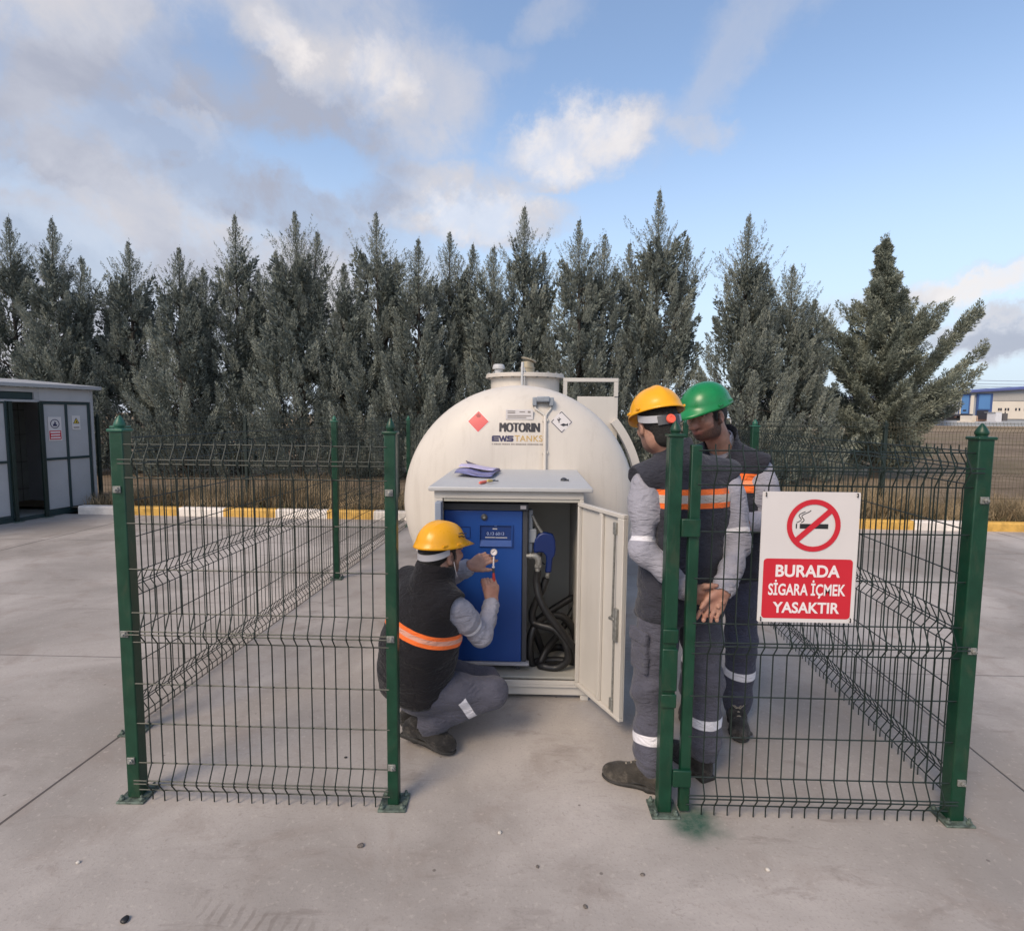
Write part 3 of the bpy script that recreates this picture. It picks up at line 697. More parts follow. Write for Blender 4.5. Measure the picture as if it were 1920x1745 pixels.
cbox('jamb', MT['white'], (CX0, CX0+.046, CY0-.0, CY0+.03, .10, 1.1298)); cbox('jamb', MT['white'], (CX1-.022, CX1, CY0, CY0+.03, .10, 1.1298))
cbox('back_panel', MT['inner'], (CX0+.02, CX1-.02, 3.76, 3.775, .10, 1.17)); cbox('floor_panel', MT['inner'], (CX0+.02, CX1-.02, CY0+.032, 3.75, .108, .122))
cbox('base_frame', MT['white'], (CX0, CX1, CY0-.004, CY0+.05, .078, .0995), (CX0+.02, CX1-.02, CY0-.006, CY0-.002, .094, .118))
cbox('plinth', MT['white'], (CX0+.03, CX1+.045, CY0+.012, CY0+.06, .026, .0775), bevel=.004)
cbox('plinth', MT['white'], (CX0+.03, CX1+.045, 3.90, 3.95, .026, .0775), bevel=.004)
cbox('foot', MT['white'], (CX1+.0, CX1+.046, CY0+.008, CY0+.08, .0, .0255)); cbox('foot', MT['white'], (CX0+.02, CX0+.07, CY0+.008, CY0+.08, .0, .0255))
MT['leafin'] = mat('blue_grey_sheet', S(140,150,168,.9), .4, var=.05)
# narrow left leaf, swung right out so that mostly its edge shows
lw = cbox('door', MT['leafin'], (CX0+.0155, CX0+.0475, CY0-.075, CY0-.006, .10, 1.118)); lw['label'] = 'narrow left door leaf seen nearly edge-on'
lp = at(1060, 901, 3.55)
mb = MB(); z0 = 1.1965; q = gnd(1057, 901, z0); mb.lathe([(.020, z0), (.018, z0+.012), (.008, z0+.018)], (q[0], q[1], 0), n=12); mb.lathe([(.009, z0), (.007, z0+.01)], (q[0]+.022, q[1]-.01, 0), n=10); mb.build('grommet', MT['charcoal'], cab, smooth=True)
# right door: two folded sheets with stiffeners, lock rod and handle, on its own hinge axis
hx, hy_ = .286, 3.052; ex, ey = .470, 2.672
Ld = sqrt((ex-hx)**2+(ey-hy_)**2); ux, uy = (ex-hx)/Ld, (ey-hy_)/Ld
DX = Matrix.Translation((hx, hy_, 0)) @ Matrix(((ux, -uy, 0, 0), (uy, ux, 0, 0), (0,0,1,0), (0,0,0,1)))
def dbox(mb, x0, x1, y0, y1, z0, z1): mb.box(x0, x1, y0, y1, z0, z1)
mb = MB(DX); mb.box(.0, Ld, .0, .004, .102, 1.118); dr = mb.build('door', MT['white'], cab, label='white right-hand door swung open towards the viewer')
# inside face of the open door looks to the left of the picture: -y side in local axes
mb = MB(DX); mb.box(0, Ld, -.022, -.0002, 1.098, 1.118); mb.box(0, Ld, -.022, -.0002, .102, .120); mb.box(0, .014, -.022, -.0002, .1205, 1.0975); mb.box(Ld-.05, Ld, -.022, -.0002, .1205, 1.0975); mb.build('door_frame', MT['white'], dr, bevel=.003)
mb = MB(DX); mb.box(.205, .232, -.018, -.0003, .1205, 1.0975); mb.build('stiffener', MT['white'], dr, bevel=.004)
mb = MB(DX); mb.tube([(Ld-.062, -.026, 1.06), (Ld-.066, -.028, .62), (Ld-.075, -.028, .60)], .0055, 8); mb.tube([(Ld-.052, -.026, .56), (Ld-.055, -.026, .15)], .0055, 8); mb.build('lock_rod', MT['steel'], dr, smooth=True)
mb = MB(DX); mb.box(Ld-.048, Ld-.018, -.040, -.022, .50, .66); mb.tube([(Ld-.08, -.034, .60), (Ld-.035, -.036, .605)], .010, 8); mb.build('lock_case', MT['steel'], dr, bevel=.005)
for z in (1.045, .17):
    mb = MB(DX); mb.box(Ld-.072, Ld-.046, -.034, -.0225, z-.03, z+.03); mb.build('rod_guide', MT['steel'], dr, bevel=.003)
for z in (1.0, .25):
    mb = MB(DX); mb.tube([(.0, -.008, z-.035), (.0, -.008, z+.035)], .007, 10); mb.build('hinge', MT['steel'], dr, smooth=True)

# ------------------------------------------------------------------ blue dispenser
pump = thing('fuel_dispenser', 'blue metal fuel dispenser with counter display standing inside the white cabinet', 'dispenser', (-.24, 3.35, .122))
PX0, PX1, PY = -.470, -.030, 3.15
mb = MB(); mb.box(PX0, PX1, PY, 3.56, .178, 1.050); pb = mb.build('housing', MT['blue'], pump, bevel=.006)
cb = MB(); cb.box(PX1+.0005, PX1+.03, PY+.008, 3.56, .178, 1.050); cb.build('side_cover', MT['charcoal'], pump, bevel=.004)
mb = MB(); mb.box(PX0-.004, PX1+.034, PY-.006, 3.58, 1.0505, 1.092); tp = mb.build('top_cap', MT['charcoal'], pump, bevel=.005)
mb = MB(); mb.box(PX1-.012, PX1+.020, PY-.008, PY-.0062, 1.062, 1.082); mb.build('maker_tag', MT['white_print'], tp)
mb = MB(); mb.box(PX0, PX1+.045, PY-.012, PY+.03, .160, .1775); mb.build('base_rail', MT['strap'], pump, bevel=.003)
for x in (PX0+.02, PX1-.02, -.33):
    for y in (3.19, 3.5):
        mb = MB(); mb.box(x-.012, x+.012, y-.012, y+.012, .1225, .1595); mb.build('leg', MT['charcoal'], pump)
mb = MB(); mb.box(PX0+.03, PX1-.04, 3.22, 3.24, .1225, .1595); mb.build('drip_shield', MT['black'], pump)
# recessed counter display: sloping sides drawn into a shallow well
a = at(900, 984, PY); b = at(959, 1022, PY); x0, x1, z1, z0 = a[0], b[0], a[2], b[2]
V = [(x0,PY-.002,z0), (x1,PY-.002,z0), (x1,PY-.002,z1), (x0,PY-.002,z1), (x0+.012,PY-.0015,z0+.03), (x1-.012,PY-.0015,z0+.03), (x1-.008,PY-.0015,z1-.008), (x0+.008,PY-.0015,z1-.008)]
mb = MB()
fw = .006
mb.box(x0-fw, x0, PY-.012, PY-.0004, z0-fw, z1+fw); mb.box(x1, x1+fw, PY-.012, PY-.0004, z0-fw, z1+fw); mb.box(x0, x1, PY-.012, PY-.0004, z1, z1+fw)
mb.add([(x0,PY-.012,z0-fw), (x1,PY-.012,z0-fw), (x1,PY-.0006,z0+.028), (x0,PY-.0006,z0+.028), (x0,PY-.0004,z0-fw), (x1,PY-.0004,z0-fw)], [(0,1,2,3), (0,4,5,1), (0,3,4), (1,5,2)])
dsp = mb.build('display_bezel', MT['blue'], pump)
mb = MB(); mb.box(x0+.0002, x1-.0002, PY-.002, PY-.0005, z0+.029, z1-.0002); dpn = mb.build('display_panel', MT['blue_dark'], dsp)
MT['digit'] = mat('grey_blue_print', S(130,146,186,1), .5)
cx_, cz_ = (x0+x1)/2, 0
def pd(name, VF, u, v, m, lay=1, parent=None): p = at(u, v, PY); return decal(name, VF[0], VF[1], (p[0], PY-.002-.0009*lay, p[2]), FX, FZ, m, parent or dsp)
pd('digit_strip', rrect(.108, .026, .003), 929, 1000, MT['navy'], 1)
pd('lettering', fit_text('0.13 6013', .098, .018, .02), 929, 1000, MT['digit'], 2)
pd('lettering', rrect(.055, .006, .001), 919, 1007, MT['strap'], 1); pd('lettering', rrect(.066, .006, .001), 940, 1007.5, MT['strap'], 1)
pd('lettering', rrect(.026, .007, .001), 928, 991, MT['strap'], 1); pd('lettering', rrect(.014, .005, .001), 929, 985.5, MT['digit'], 1)
pd('square_mark', ([(-.034,-.034),(.034,-.034),(.034,.034),(-.034,.034),(-.030,-.030),(.030,-.030),(.030,.030),(-.030,.030)], [(0,1,5,4),(1,2,6,5),(2,3,7,6),(3,0,4,7)]), 871, 998, MT['navy'], .2, pump)
p = at(908, 969, PY); mb = MB(); mb.lathe([(.018, PY-.0005), (.018, PY-.008), (.012, PY-.011), (.012, PY-.013), (.002, PY-.0135)], (p[0], 0, p[2]), n=20, axis='y'); lk = mb.build('lock', MT['charcoal'], pump, smooth=True)
mb = MB(); mb.lathe([(.008, PY-.0136), (.007, PY-.0165), (.002, PY-.017)], (p[0], 0, p[2]), n=16, axis='y'); mb.build('lock_barrel', MT['steel'], lk, smooth=True)
# nozzle holder on the side
mb = MB(); mb.box(.003, .028, 3.20, 3.25, .80, 1.05); mb.box(.003, .050, 3.19, 3.28, .86, .94); mb.build('nozzle_holder', MT['plasticgrey'], pump, bevel=.006)

# ------------------------------------------------------------------ hose, elbow and nozzle
noz = thing('fuel_nozzle', 'blue fuel nozzle on a coiled black hose, hanging beside the dispenser', 'nozzle', (.06, 3.22, .95))
NY = 3.20
def np_(u, v, Y=NY): return at(u, v, Y)
out = [(1003,1010), (1010,1001), (1018,997), (1026,998), (1037,1001), (1041,1012), (1042,1029), (1040,1040), (1036,1046), (1034,1070), (1032,1072), (1022,1072), (1024,1052), (1023,1040), (1018,1034), (1010,1034), (1002,1037), (1000,1026)]
P0 = np_(1020, 1030); poly = []
for u, v in out: q = np_(u, v); poly.append((q[0]-P0[0], q[2]-P0[2]))
mb = MB(); mb.prism(poly, FX, FZ, (0,1,0), .045, P0-np.array([0,.022,0])); mb.build('nozzle_body', MT['navy'], noz, bevel=.008, seg=3)
mb = MB(); mb.tube([np_(1018,1001), np_(1008,986), np_(998,966)], [.009,.009,.008], 10); mb.build('spout', MT['steel'], noz, smooth=True)
mb = MB(); mb.tube([np_(1015,1036), np_(1013,1052), np_(1022,1058)], .004, 8); mb.build('trigger', MT['black'], noz, smooth=True)
mb = MB(); mb.tube([np_(1027.5,1071), np_(1026.5,1078)], [.011,.013], 12); mb.tube([np_(1026.4,1078.1), np_(1025.5,1083)], [.014,.010], 6); mb.build('swivel', MT['steel'], noz, smooth=True)
EY = 3.16
e = [at(u, v, EY) for u, v in ((987,1042), (996,1042), (1003,1042), (1009,1047), (1010,1056), (1009,1062))]
mb = MB(); mb.tube(e, [.012,.014,.019,.020,.019,.015], 14); mb.tube([at(1009,1058,EY), at(1008.5,1063,EY)], .021, 6); mb.tube([at(1008.5,1064,EY), at(1008,1072,EY)], .014, 12); mb.tube([at(993,1042,EY), at(996,1042,EY)], .018, 6); mb.build('elbow_fitting', MT['steel'], noz, smooth=True)
def smooth_path(P, n=10):
    P = [np.array(p, float) for p in P]; P = [2*P[0]-P[1]]+P+[2*P[-1]-P[-2]]; o = []
    for i in range(1, len(P)-2):
        for k in range(n):
            t = k/n; a, b, c, d = P[i-1:i+3]
            o.append(.5*((2*b)+(-a+c)*t+(2*a-5*b+4*c-d)*t*t+(-a+3*b-3*c+d)*t**3))
    o.append(P[-2]); return o
hp = [(1008,1070,3.16), (1006,1092,3.16), (1012,1122,3.14), (1028,1152,3.13), (1052,1182,3.13), (1073,1212,3.16), (1078,1236,3.22), (1066,1256,3.26), (1040,1266,3.27), (1010,1264,3.25), (996,1240,3.22), (994,1200,3.21), (1006,1168,3.24), (1030,1154,3.30), (1058,1158,3.32), (1077,1186,3.34), (1080,1222,3.38),
      (1072,1250,3.42), (1044,1262,3.46), (1020,1250,3.40), (1018,1222,3.33), (1008,1196,3.28), (1001,1172,3.26), (1016,1156,3.36), (1046,1136,3.42), (1074,1120,3.46), (1083,1128,3.50), (1068,1156,3.45), (1046,1190,3.36), (1026,1216,3.27), (1013,1244,3.21), (1020,1262,3.18), (1044,1258,3.17), (1064,1236,3.16), (1060,1205,3.16), (1040,1180,3.18), (1014,1172,3.20), (1000,1166,3.22), (998,1148,3.22), (1006,1126,3.21), (1017,1104,3.20), (1024,1084,3.20)]
pts = [at(*q) for q in hp]; pts = [np.array([p[0], p[1], max(p[2], .142)]) for p in pts]
mb = MB(); mb.tube(smooth_path(pts, 8), .0215, 12); hs = mb.build('hose', MT['rubber'], noz, smooth=True)

# ------------------------------------------------------------------ things left on the cabinet lid
MT['leafblue'] = mat('blue_leaflet', S(70,82,130,1), .45, var=.35, vscale=9, col2=S(126,126,176,1))
MT['leaflilac'] = mat('lilac_leaflet', S(176,170,204,1), .45, var=.15, vscale=14)
ZL = 1.1965
def sheet(name, label, corners, curl, m, thick=.003, n=12, seed=0, loc=None):
    """folded leaflet: bilinear patch on the lid with a curl in it"""
    c = [np.array(p) for p in corners]; V = []; F = []
    for i in range(n+1):
        for j in range(n+1):
            a, b = i/n, j/n; p = (1-a)*(1-b)*c[0]+a*(1-b)*c[1]+a*b*c[2]+(1-a)*b*c[3]
            p = p+np.array([0, 0, curl(a, b)]); V.append(p)
    for i in range(n):
        for j in range(n): F.append((i*(n+1)+j, (i+1)*(n+1)+j, (i+1)*(n+1)+j+1, i*(n+1)+j+1))
    t = pmesh(name, V, F, m, None, True); md = t.modifiers.new('thick', 'SOLIDIFY'); md.thickness = thick; md.offset = 1
    return tag(t, label, 'leaflet')
g = lambda u, v, z=0: tuple(gnd(u, v, ZL+.002+z))
sheet('leaflet', 'dark blue leaflet propped up at the back of the pile on the cabinet lid', [g(872,876), g(884,888), g(938,884), g(936,880)], lambda a, b: .055*(1-b)**2*(1-a)+.012*sin(a*3), MT['navyink'], seed=1)
sheet('leaflet', 'lilac blue leaflet with a pale band lying in front on the cabinet lid', [g(864,884), g(852,893), g(922,897), g(938,885)], lambda a, b: .014+.012*sin(b*5+1)*(1-a*.3)+.010*sin(a*3.1), MT['leafblue'], seed=2)
sheet('leaflet', 'pale lilac leaflet in the middle of the pile on the cabinet lid', [g(868,881), g(860,887), g(925,891), g(936,886)], lambda a, b: .036+.008*sin(b*4+1)+.006*sin(a*3), MT['leaflilac'], seed=3)
MT['orange_plastic'] = mat('red_orange_plastic', S(220,104,84,1.1), .4)
MT['brassy'] = mat('brass_yellow', S(196,168,96,1.1), .4, .3)
def tool(name, label, a, b, m1, m2):
    t = thing(name, label, 'tool', a); a, b = np.array(a), np.array(b); q = a+(b-a)*.45
    mb = MB(); mb.tube([a, a+(q-a)*.15, a+(q-a)*.85, q], [.005,.0085,.0085,.004], 10); mb.build('handle', m1, t, smooth=True)
    mb = MB(); mb.tube([q, b], .0035, 8); mb.build('blade', m2, t, smooth=True)
tool('screwdriver', 'small screwdriver with orange red handle beside the leaflets on the lid', g(899,905,.008), g(928,899,.006), MT['orange_plastic'], MT['steel'])
tool('screwdriver', 'small brass coloured screwdriver lying across another tool on the lid', g(914,901,.018), g(934,901,.006), MT['brassy'], MT['charcoal'])
# ------------------------------------------------------------------ far buildings and yard beyond the field
MT['f_grey'] = mat('pale_cladding', S(158,164,172,1), .5, var=.06, vscale=.3)
MT['f_white'] = mat('cream_cladding', S(208,200,188,1.1), .5, var=.04, vscale=.3)
MT['f_blue'] = mat('blue_dock_sheet', S(80,124,176,1.1), .5, var=.06, vscale=.4)
MT['f_bluef'] = mat('blue_frame_sheet', S(58,86,140,1), .5, var=.05)
MT['f_roof'] = mat('blue_roof_edge', S(86,96,150,1), .5)
MT['f_dark'] = mat('dark_opening', S(44,46,58,1), .6)
MT['rust'] = mat('rusty_brown', S(112,86,76,1), .8, var=.3, vscale=1)
fa = thing('factory_building', 'long grey and cream factory hall with two tall blue dock doors at the far right', 'building', (110, 132, 0))
FYB = 132.0
def fx_(u): return at(u, 780, FYB)[0]
def fz_(u, v): return at(u, v, FYB)[2]
def fbox(name, m, u0, u1, v0, v1, d0=0.0, d1=.3, parent=None):
    uu = (u0+u1)/2; mb = MB(); mb.box(fx_(u0), fx_(u1), FYB-d1, FYB-d0, max(0.05, fz_(uu, v1)), fz_(uu, v0)); return mb.build(name, m, parent or fa)
xa, xb = fx_(1770), fx_(1920)+75
zA = fz_(1790, 735)
slope = (fz_(1920, 727)-fz_(1790, 735))/(fx_(1920)-fx_(1790))
def zr(x): return zA+slope*(x-fx_(1790))
mb = MB(); mb.add([(xa,FYB,0.05), (xb,FYB,0.05), (xb,FYB,zr(xb)-.3), (xa,FYB,zr(xa)-.3), (xa,FYB+40,0.05), (xb,FYB+40,0.05), (xb,FYB+40,zr(xb)-.3), (xa,FYB+40,zr(xa)-.3)], [(0,1,2,3), (1,5,6,2), (4,0,3,7), (5,4,7,6)]); mb.build('wall', MT['f_grey'], fa)
mb = MB(); mb.add([(xa-1,FYB-1.2,zr(xa)-.35), (xb,FYB-1.2,zr(xb)-.35), (xb,FYB+40,zr(xb)-.2), (xa-1,FYB+40,zr(xa)-.2), (xa-1,FYB-1.2,zr(xa)+.1), (xb,FYB-1.2,zr(xb)+.1), (xb,FYB+40,zr(xb)+.3), (xa-1,FYB+40,zr(xa)+.3)], [(0,3,2,1),(4,5,6,7),(0,1,5,4),(1,2,6,5),(2,3,7,6),(3,0,4,7)]); mb.build('roof', MT['f_roof'], fa)
d1 = fbox('dock_door', MT['f_bluef'], 1796, 1817, 739, 776); fbox('door_sheet', MT['f_blue'], 1799, 1812, 741, 775, .3, .4, d1); fbox('opening', MT['f_dark'], 1802, 1808, 768, 771, .4, .45, d1)
d2 = fbox('dock_door', MT['f_bluef'], 1828, 1857, 738, 781); fbox('door_sheet', MT['f_blue'], 1831, 1852, 740, 767, .3, .4, d2); fbox('opening', MT['f_dark'], 1828.5, 1850, 769, 780, .3, .38, d2)
fbox('pilaster', MT['f_white'], 1815, 1821, 741, 776, 0, .5); fbox('pilaster', MT['f_white'], 1796, 1797.5, 745, 776, 0.3, .5)
fbox('cladding', MT['f_white'], 1857, 2090, 753, 786, 0, .25); fbox('cladding', mat('grey_cladding', S(166,164,162,1), .5), 1857, 2090, 737, 752, 0, .2)
for u in (1868.5, 1872.5, 1881, 1886, 1900.5, 1907, 1917, 1923, 1934, 1940):
    wd = fbox('window', MT['f_dark'], u, u+3, 765, 770, .25, .3)
def far_thing(name, label, cat, Y, boxes, group=None):
    c = at(boxes[0][1], 790, Y); t = thing(name, label, cat, (c[0], Y, 0.09), group)
    for (pn, u0, u1, v0, v1, m, dep) in boxes:
        a, b = at(u0, v1, Y), at(u1, v0, Y); mb = MB(); mb.box(a[0], b[0], Y, Y+dep, max(.09, a[2]), b[2]); mb.build(pn, m, t)
far_thing('flatbed_trailer', 'dark flatbed trailer parked before the blue dock doors', 'trailer', 118, [('deck', 1791, 1824, 777, 780, MT['f_dark'], 3), ('bogie', 1793, 1800, 780.2, 788, MT['black'], 3), ('bogie', 1810, 1817, 780.2, 788, MT['black'], 3), ('side_board', 1792, 1820, 780.2, 783, MT['rust'], .5)])
far_thing('pallet_stack', 'stack of whitish blocks on the bare ground before the factory', 'pallets', 112, [('blocks', 1822, 1831, 779, 790, MT['f_white'], 3), ('blocks', 1831.5, 1848, 780, 790, mat('tan_blocks', S(184,160,146,1), .7), 3), ('board', 1816, 1828, 789.5, 792, MT['f_white'], 3)])
far_thing('site_cabin', 'small pale cabin standing in front of the cream factory wall', 'cabin', 108, [('wall', 1866, 1879, 773.5, 791, mat('pale_cabin', S(206,208,214,1.05), .5), 2.4), ('roof', 1865.5, 1879.5, 772.6, 773.4, MT['f_grey'], 2.5)])
far_thing('scrap_skip', 'dark grey skip to the left of the pale cabin', 'skip', 110, [('bin', 1849, 1865, 774, 786, MT['f_dark'], 2.2), ('rail', 1849, 1865, 786.2, 789, MT['rust'], 2.2)])
far_thing('generator', 'dark grey machine box to the right of the pale cabin', 'machine', 109, [('housing', 1880, 1890, 775, 789, mat('dull_grey_box', S(92,90,92,1), .6), 2.2), ('chimney', 1885, 1886, 771.5, 774.9, MT['f_dark'], .2)])
far_thing('brick_store', 'low cream and brick store at the left end of the factory', 'building', 128, [('wall', 1762, 1783, 766, 784, mat('cream_render', S(196,184,164,1), .6), 5), ('brick_panel', 1783.2, 1791, 762, 783, MT['rust'], 4)])
# pale greenhouse-like hall between the trees
MT['film'] = mat('pale_film', S(220,220,220,1.15), .4)
gh = thing('pale_hall', 'whitish hall with fine upright ribs, glimpsed between the row and the lone tree', 'building', (46, 95, 0))
a, b = at(1470, 790, 95)[0], at(1600, 790, 95)[0]; ztop = at(1510, 740, 95)[2]
mb = MB(); n = 12
V = [(a+(b-a)*k/n, y, .05) for y in (95, 120) for k in range(n+1)]+[(a+(b-a)*k/n, y, ztop*(.80+.20*sin(pi*k/n))) for y in (95, 120) for k in range(n+1)]; q = n+1
mb.add(V, [(k, k+1, 2*q+k+1, 2*q+k) for k in range(n)]+[(2*q+k, 2*q+k+1, 3*q+k+1, 3*q+k) for k in range(n)]+[(0, 2*q, 3*q, q), (n, q+n, 3*q+n, 2*q+n)]); mb.build('skin', MT['film'], gh)
for k in range(1, 26):
    if k > 20: break
    x = a+(b-a)*k/21; mb = MB(); mb.box(x-.06, x+.06, 94.7, 94.95, .09, ztop*.9); mb.build('rib', MT['f_grey'], gh)
# overhead lines on the horizon
for k, (v0, v1, Y) in enumerate(((704, 708, 170), (711.5, 713.5, 172), (716, 718.5, 174), (720, 721.5, 176))):
    A, B = at(1640, v0-3, Y), at(2100, v1+3, Y); mb = MB(); pts = []
    for i in range(13):
        s = i/12; p = A*(1-s)+B*s; p = p.copy(); p[2] -= 1.2*4*s*(1-s); pts.append(p)
    mb.tube(pts, .075, 4); o = mb.build('power_line', MT['f_grey']); tag(o, ['thin overhead power line, highest of the four above the factory', 'second overhead power line from the top above the factory', 'third overhead power line from the top above the factory', 'lowest overhead power line just above the factory roof'][k], 'power line', 'overhead lines above the factory')

# ------------------------------------------------------------------ small litter on the concrete
MT['stone'] = mat('grey_stone', S(118,110,104,.8), .9, var=.3, vscale=60, bump=.5, bscale=200)
MT['shard'] = mat('pale_chip', S(196,190,182,.9), .7, var=.1)
def pebble(u, v, r, m, label, seed, name='pebble', flat=.6):
    c = gnd(u, v); rg = random.Random(seed); bm = bmesh.new(); bmesh.ops.create_icosphere(bm, subdivisions=2, radius=r)
    for vv in bm.verts:
        k = 1+.25*sin(vv.co.x/r*2.1+seed)*cos(vv.co.y/r*1.7+seed*2); vv.co = Vector((vv.co.x*k*1.15, vv.co.y*k, vv.co.z*flat*k))
    me = bpy.data.meshes.new(name); bm.to_mesh(me); bm.free(); o = link_mesh(name, me, m, None, True); o.location = (c[0], c[1], r*flat*.75); o.rotation_euler = (0, 0, seed); tag(o, label, 'stone')
pebble(676, 1586, .011, MT['stone'], 'dark round pebble on the concrete before the left fence section', 1)
pebble(235, 1726, .012, MT['black'], 'black stone chip near the bottom left of the concrete', 2)
pebble(146, 1617, .007, MT['shard'], 'pale flake lying left on the concrete in the foreground', 3)
pebble(937, 1561, .008, MT['shard'], 'white chip on the concrete below the opening', 4)
pebble(1440, 1631, .008, MT['shard'], 'white chip on the concrete below the sign', 5)
pebble(1204, 1640, .007, MT['stone'], 'small grey pebble below the gate post', 6)
pebble(648, 1420, .006, MT['black'], 'tiny black stone behind the left fence panel', 7)
pebble(1008, 1625, .006, MT['stone'], 'tiny grey pebble in the middle of the foreground concrete', 8)
pebble(1097, 1700, .007, MT['stone'], 'grey pebble at the lower edge of the concrete', 9)

# ------------------------------------------------------------------ dry grass along the kerb
def blade_mat(name, c1, c2, c3, sc_):
    m = bpy.data.materials.new(name); m.use_nodes = True; t = NT(m.node_tree); b = t.n['Principled BSDF']
    P = t.node('ShaderNodeTexCoord').outputs['Object']
    c = t.mix(t.step(t.noise(P, sc_, 4, .7), .35, .65), (*c1, 1), (*c2, 1)); c = t.mix(t.math('MULTIPLY', t.step(t.noise(P, sc_*3.3, 3, .6), .5, .7), .6), c, (*c3, 1))
    t.link(c, b.inputs['Base Color']); b.inputs['Roughness'].default_value = .8; b.inputs['Specular IOR Level'].default_value = .2
    return m
MT['dry'] = blade_mat('dry_grass_blades', S(170,150,120,.95), S(104,92,72,.9), S(120,112,88,.85), 1.6)
def blades(name, n, spos, hfun, m, wdt=.006, seed=1, lean=.35):
    r = np.random.default_rng(seed); s, off = spos(r, n); h = hfun(r, s, off)
    base = np.array([KA+KD*a+KN*b for a, b in zip(s, off)]); base = np.column_stack([base, np.full(n, .085)])
    ang = r.uniform(0, 2*pi, n); dirn = np.column_stack([np.cos(ang), np.sin(ang), np.zeros(n)])
    ln = np.column_stack([r.normal(0, lean, n), r.normal(0, lean, n), np.ones(n)]); ln /= np.linalg.norm(ln, axis=1)[:, None]
    mid = base+ln*h[:, None]*.55; tip = base+ln*h[:, None]; tip[:, :2] += ln[:, :2]*h[:, None]*.4; wv = dirn*wdt
    V = np.stack([base-wv, base+wv, mid+wv*.7, mid-wv*.7, tip], 1).reshape(-1, 3)
    i = np.arange(n)[:, None]*5
    F = np.concatenate([i+np.array([0,1,2,3])], 1); T = i+np.array([3,2,4,4])
    T3 = (i+np.array([3,2,4])).tolist()
    o = pmesh(name, V, F.tolist()+T3, m); tag(o, kind='stuff'); return o
blades('dry_grass', 34000, lambda r, n: (r.uniform(2.0, 25, n), .14+np.abs(r.normal(0, .75, n))), lambda r, s, o: (.16+.24*r.random(len(s)))*(1+.55*np.sin(s*2.1)*np.sin(s*.7+1)), MT['dry'], .005, 5)
MT['weed'] = blade_mat('green_weeds', S(92,94,62,.8), S(70,74,52,.8), S(116,104,74,.8), 2.0)
blades('low_weeds', 7000, lambda r, n: (r.uniform(2.0, 25, n), .15+np.abs(r.normal(0, .5, n))), lambda r, s, o: .06+.10*r.random(len(s)), MT['weed'], .010, 9, .7)
# ------------------------------------------------------------------ evergreen trees
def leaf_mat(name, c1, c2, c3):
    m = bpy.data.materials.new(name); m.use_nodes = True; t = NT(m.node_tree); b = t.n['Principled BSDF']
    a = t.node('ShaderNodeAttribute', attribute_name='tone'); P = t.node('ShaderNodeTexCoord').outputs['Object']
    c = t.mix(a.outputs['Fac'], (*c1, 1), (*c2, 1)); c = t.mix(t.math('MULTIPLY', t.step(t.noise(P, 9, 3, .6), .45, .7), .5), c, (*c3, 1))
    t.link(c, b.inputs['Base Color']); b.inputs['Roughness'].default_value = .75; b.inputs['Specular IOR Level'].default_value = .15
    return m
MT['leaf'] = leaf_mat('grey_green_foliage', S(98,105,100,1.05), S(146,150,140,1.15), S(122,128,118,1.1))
MT['leaf2'] = leaf_mat('lone_tree_foliage', S(94,102,94,1.05), S(142,146,132,1.1), S(118,125,112,1.05))
def norm(a): return a/(np.linalg.norm(a, axis=-1, keepdims=True)+1e-9)
class Foliage:
    def __init__(s, seed): s.r = np.random.default_rng(seed); s.V = []; s.T = []
    def plume(s, base, axis, L, wd, n, ll=.11, lw=.008, spread=.55, tone=None):
        """feathery spindle of small leaf faces round an axis that bends upwards"""
        r = s.r; axis = norm(np.asarray(axis, float)); n = max(12, int(n))
        t = r.beta(1.25, 1.15, n)
        up = np.array([0, 0, 1.]); c = np.asarray(base)+axis*(t*L)[:, None]+up*((t**2)*L*.22)[:, None]
        ax = norm(axis+up*(.44*t)[:, None])
        q = norm(r.normal(size=(n, 3))); q = norm(q-ax*np.sum(q*ax, 1)[:, None])
        rad = wd*(np.sqrt(r.random(n)))*(np.minimum(1, t*3.2+.35))*(1-t)**.62
        p = c+q*rad[:, None]
        d = norm(ax+q*(spread*(.5+.7*r.random(n)))[:, None]+r.normal(0, .16, (n, 3)))
        l = ll*(.55+.8*r.random(n))*(1-.35*t); nv = norm(np.cross(d, norm(r.normal(size=(n, 3)))))
        w_ = lw*(.7+.7*r.random(n))
        V = np.stack([p, p+d*(l*.45)[:, None]+nv*w_[:, None], p+d*l[:, None], p+d*(l*.45)[:, None]-nv*w_[:, None]], 1)
        s.V.append(V.reshape(-1, 3)); tn = (r.random() if tone is None else tone)
        s.T.append(np.clip(np.full(n*4, tn)+np.repeat(r.normal(0, .12, n), 4), 0, 1))
    def build(s, name, m, parent):
        V = np.concatenate(s.V); F = np.arange(len(V)).reshape(-1, 4); o = pmesh(name, V, F, m, parent, attrs={'tone': np.concatenate(s.T)}); return o
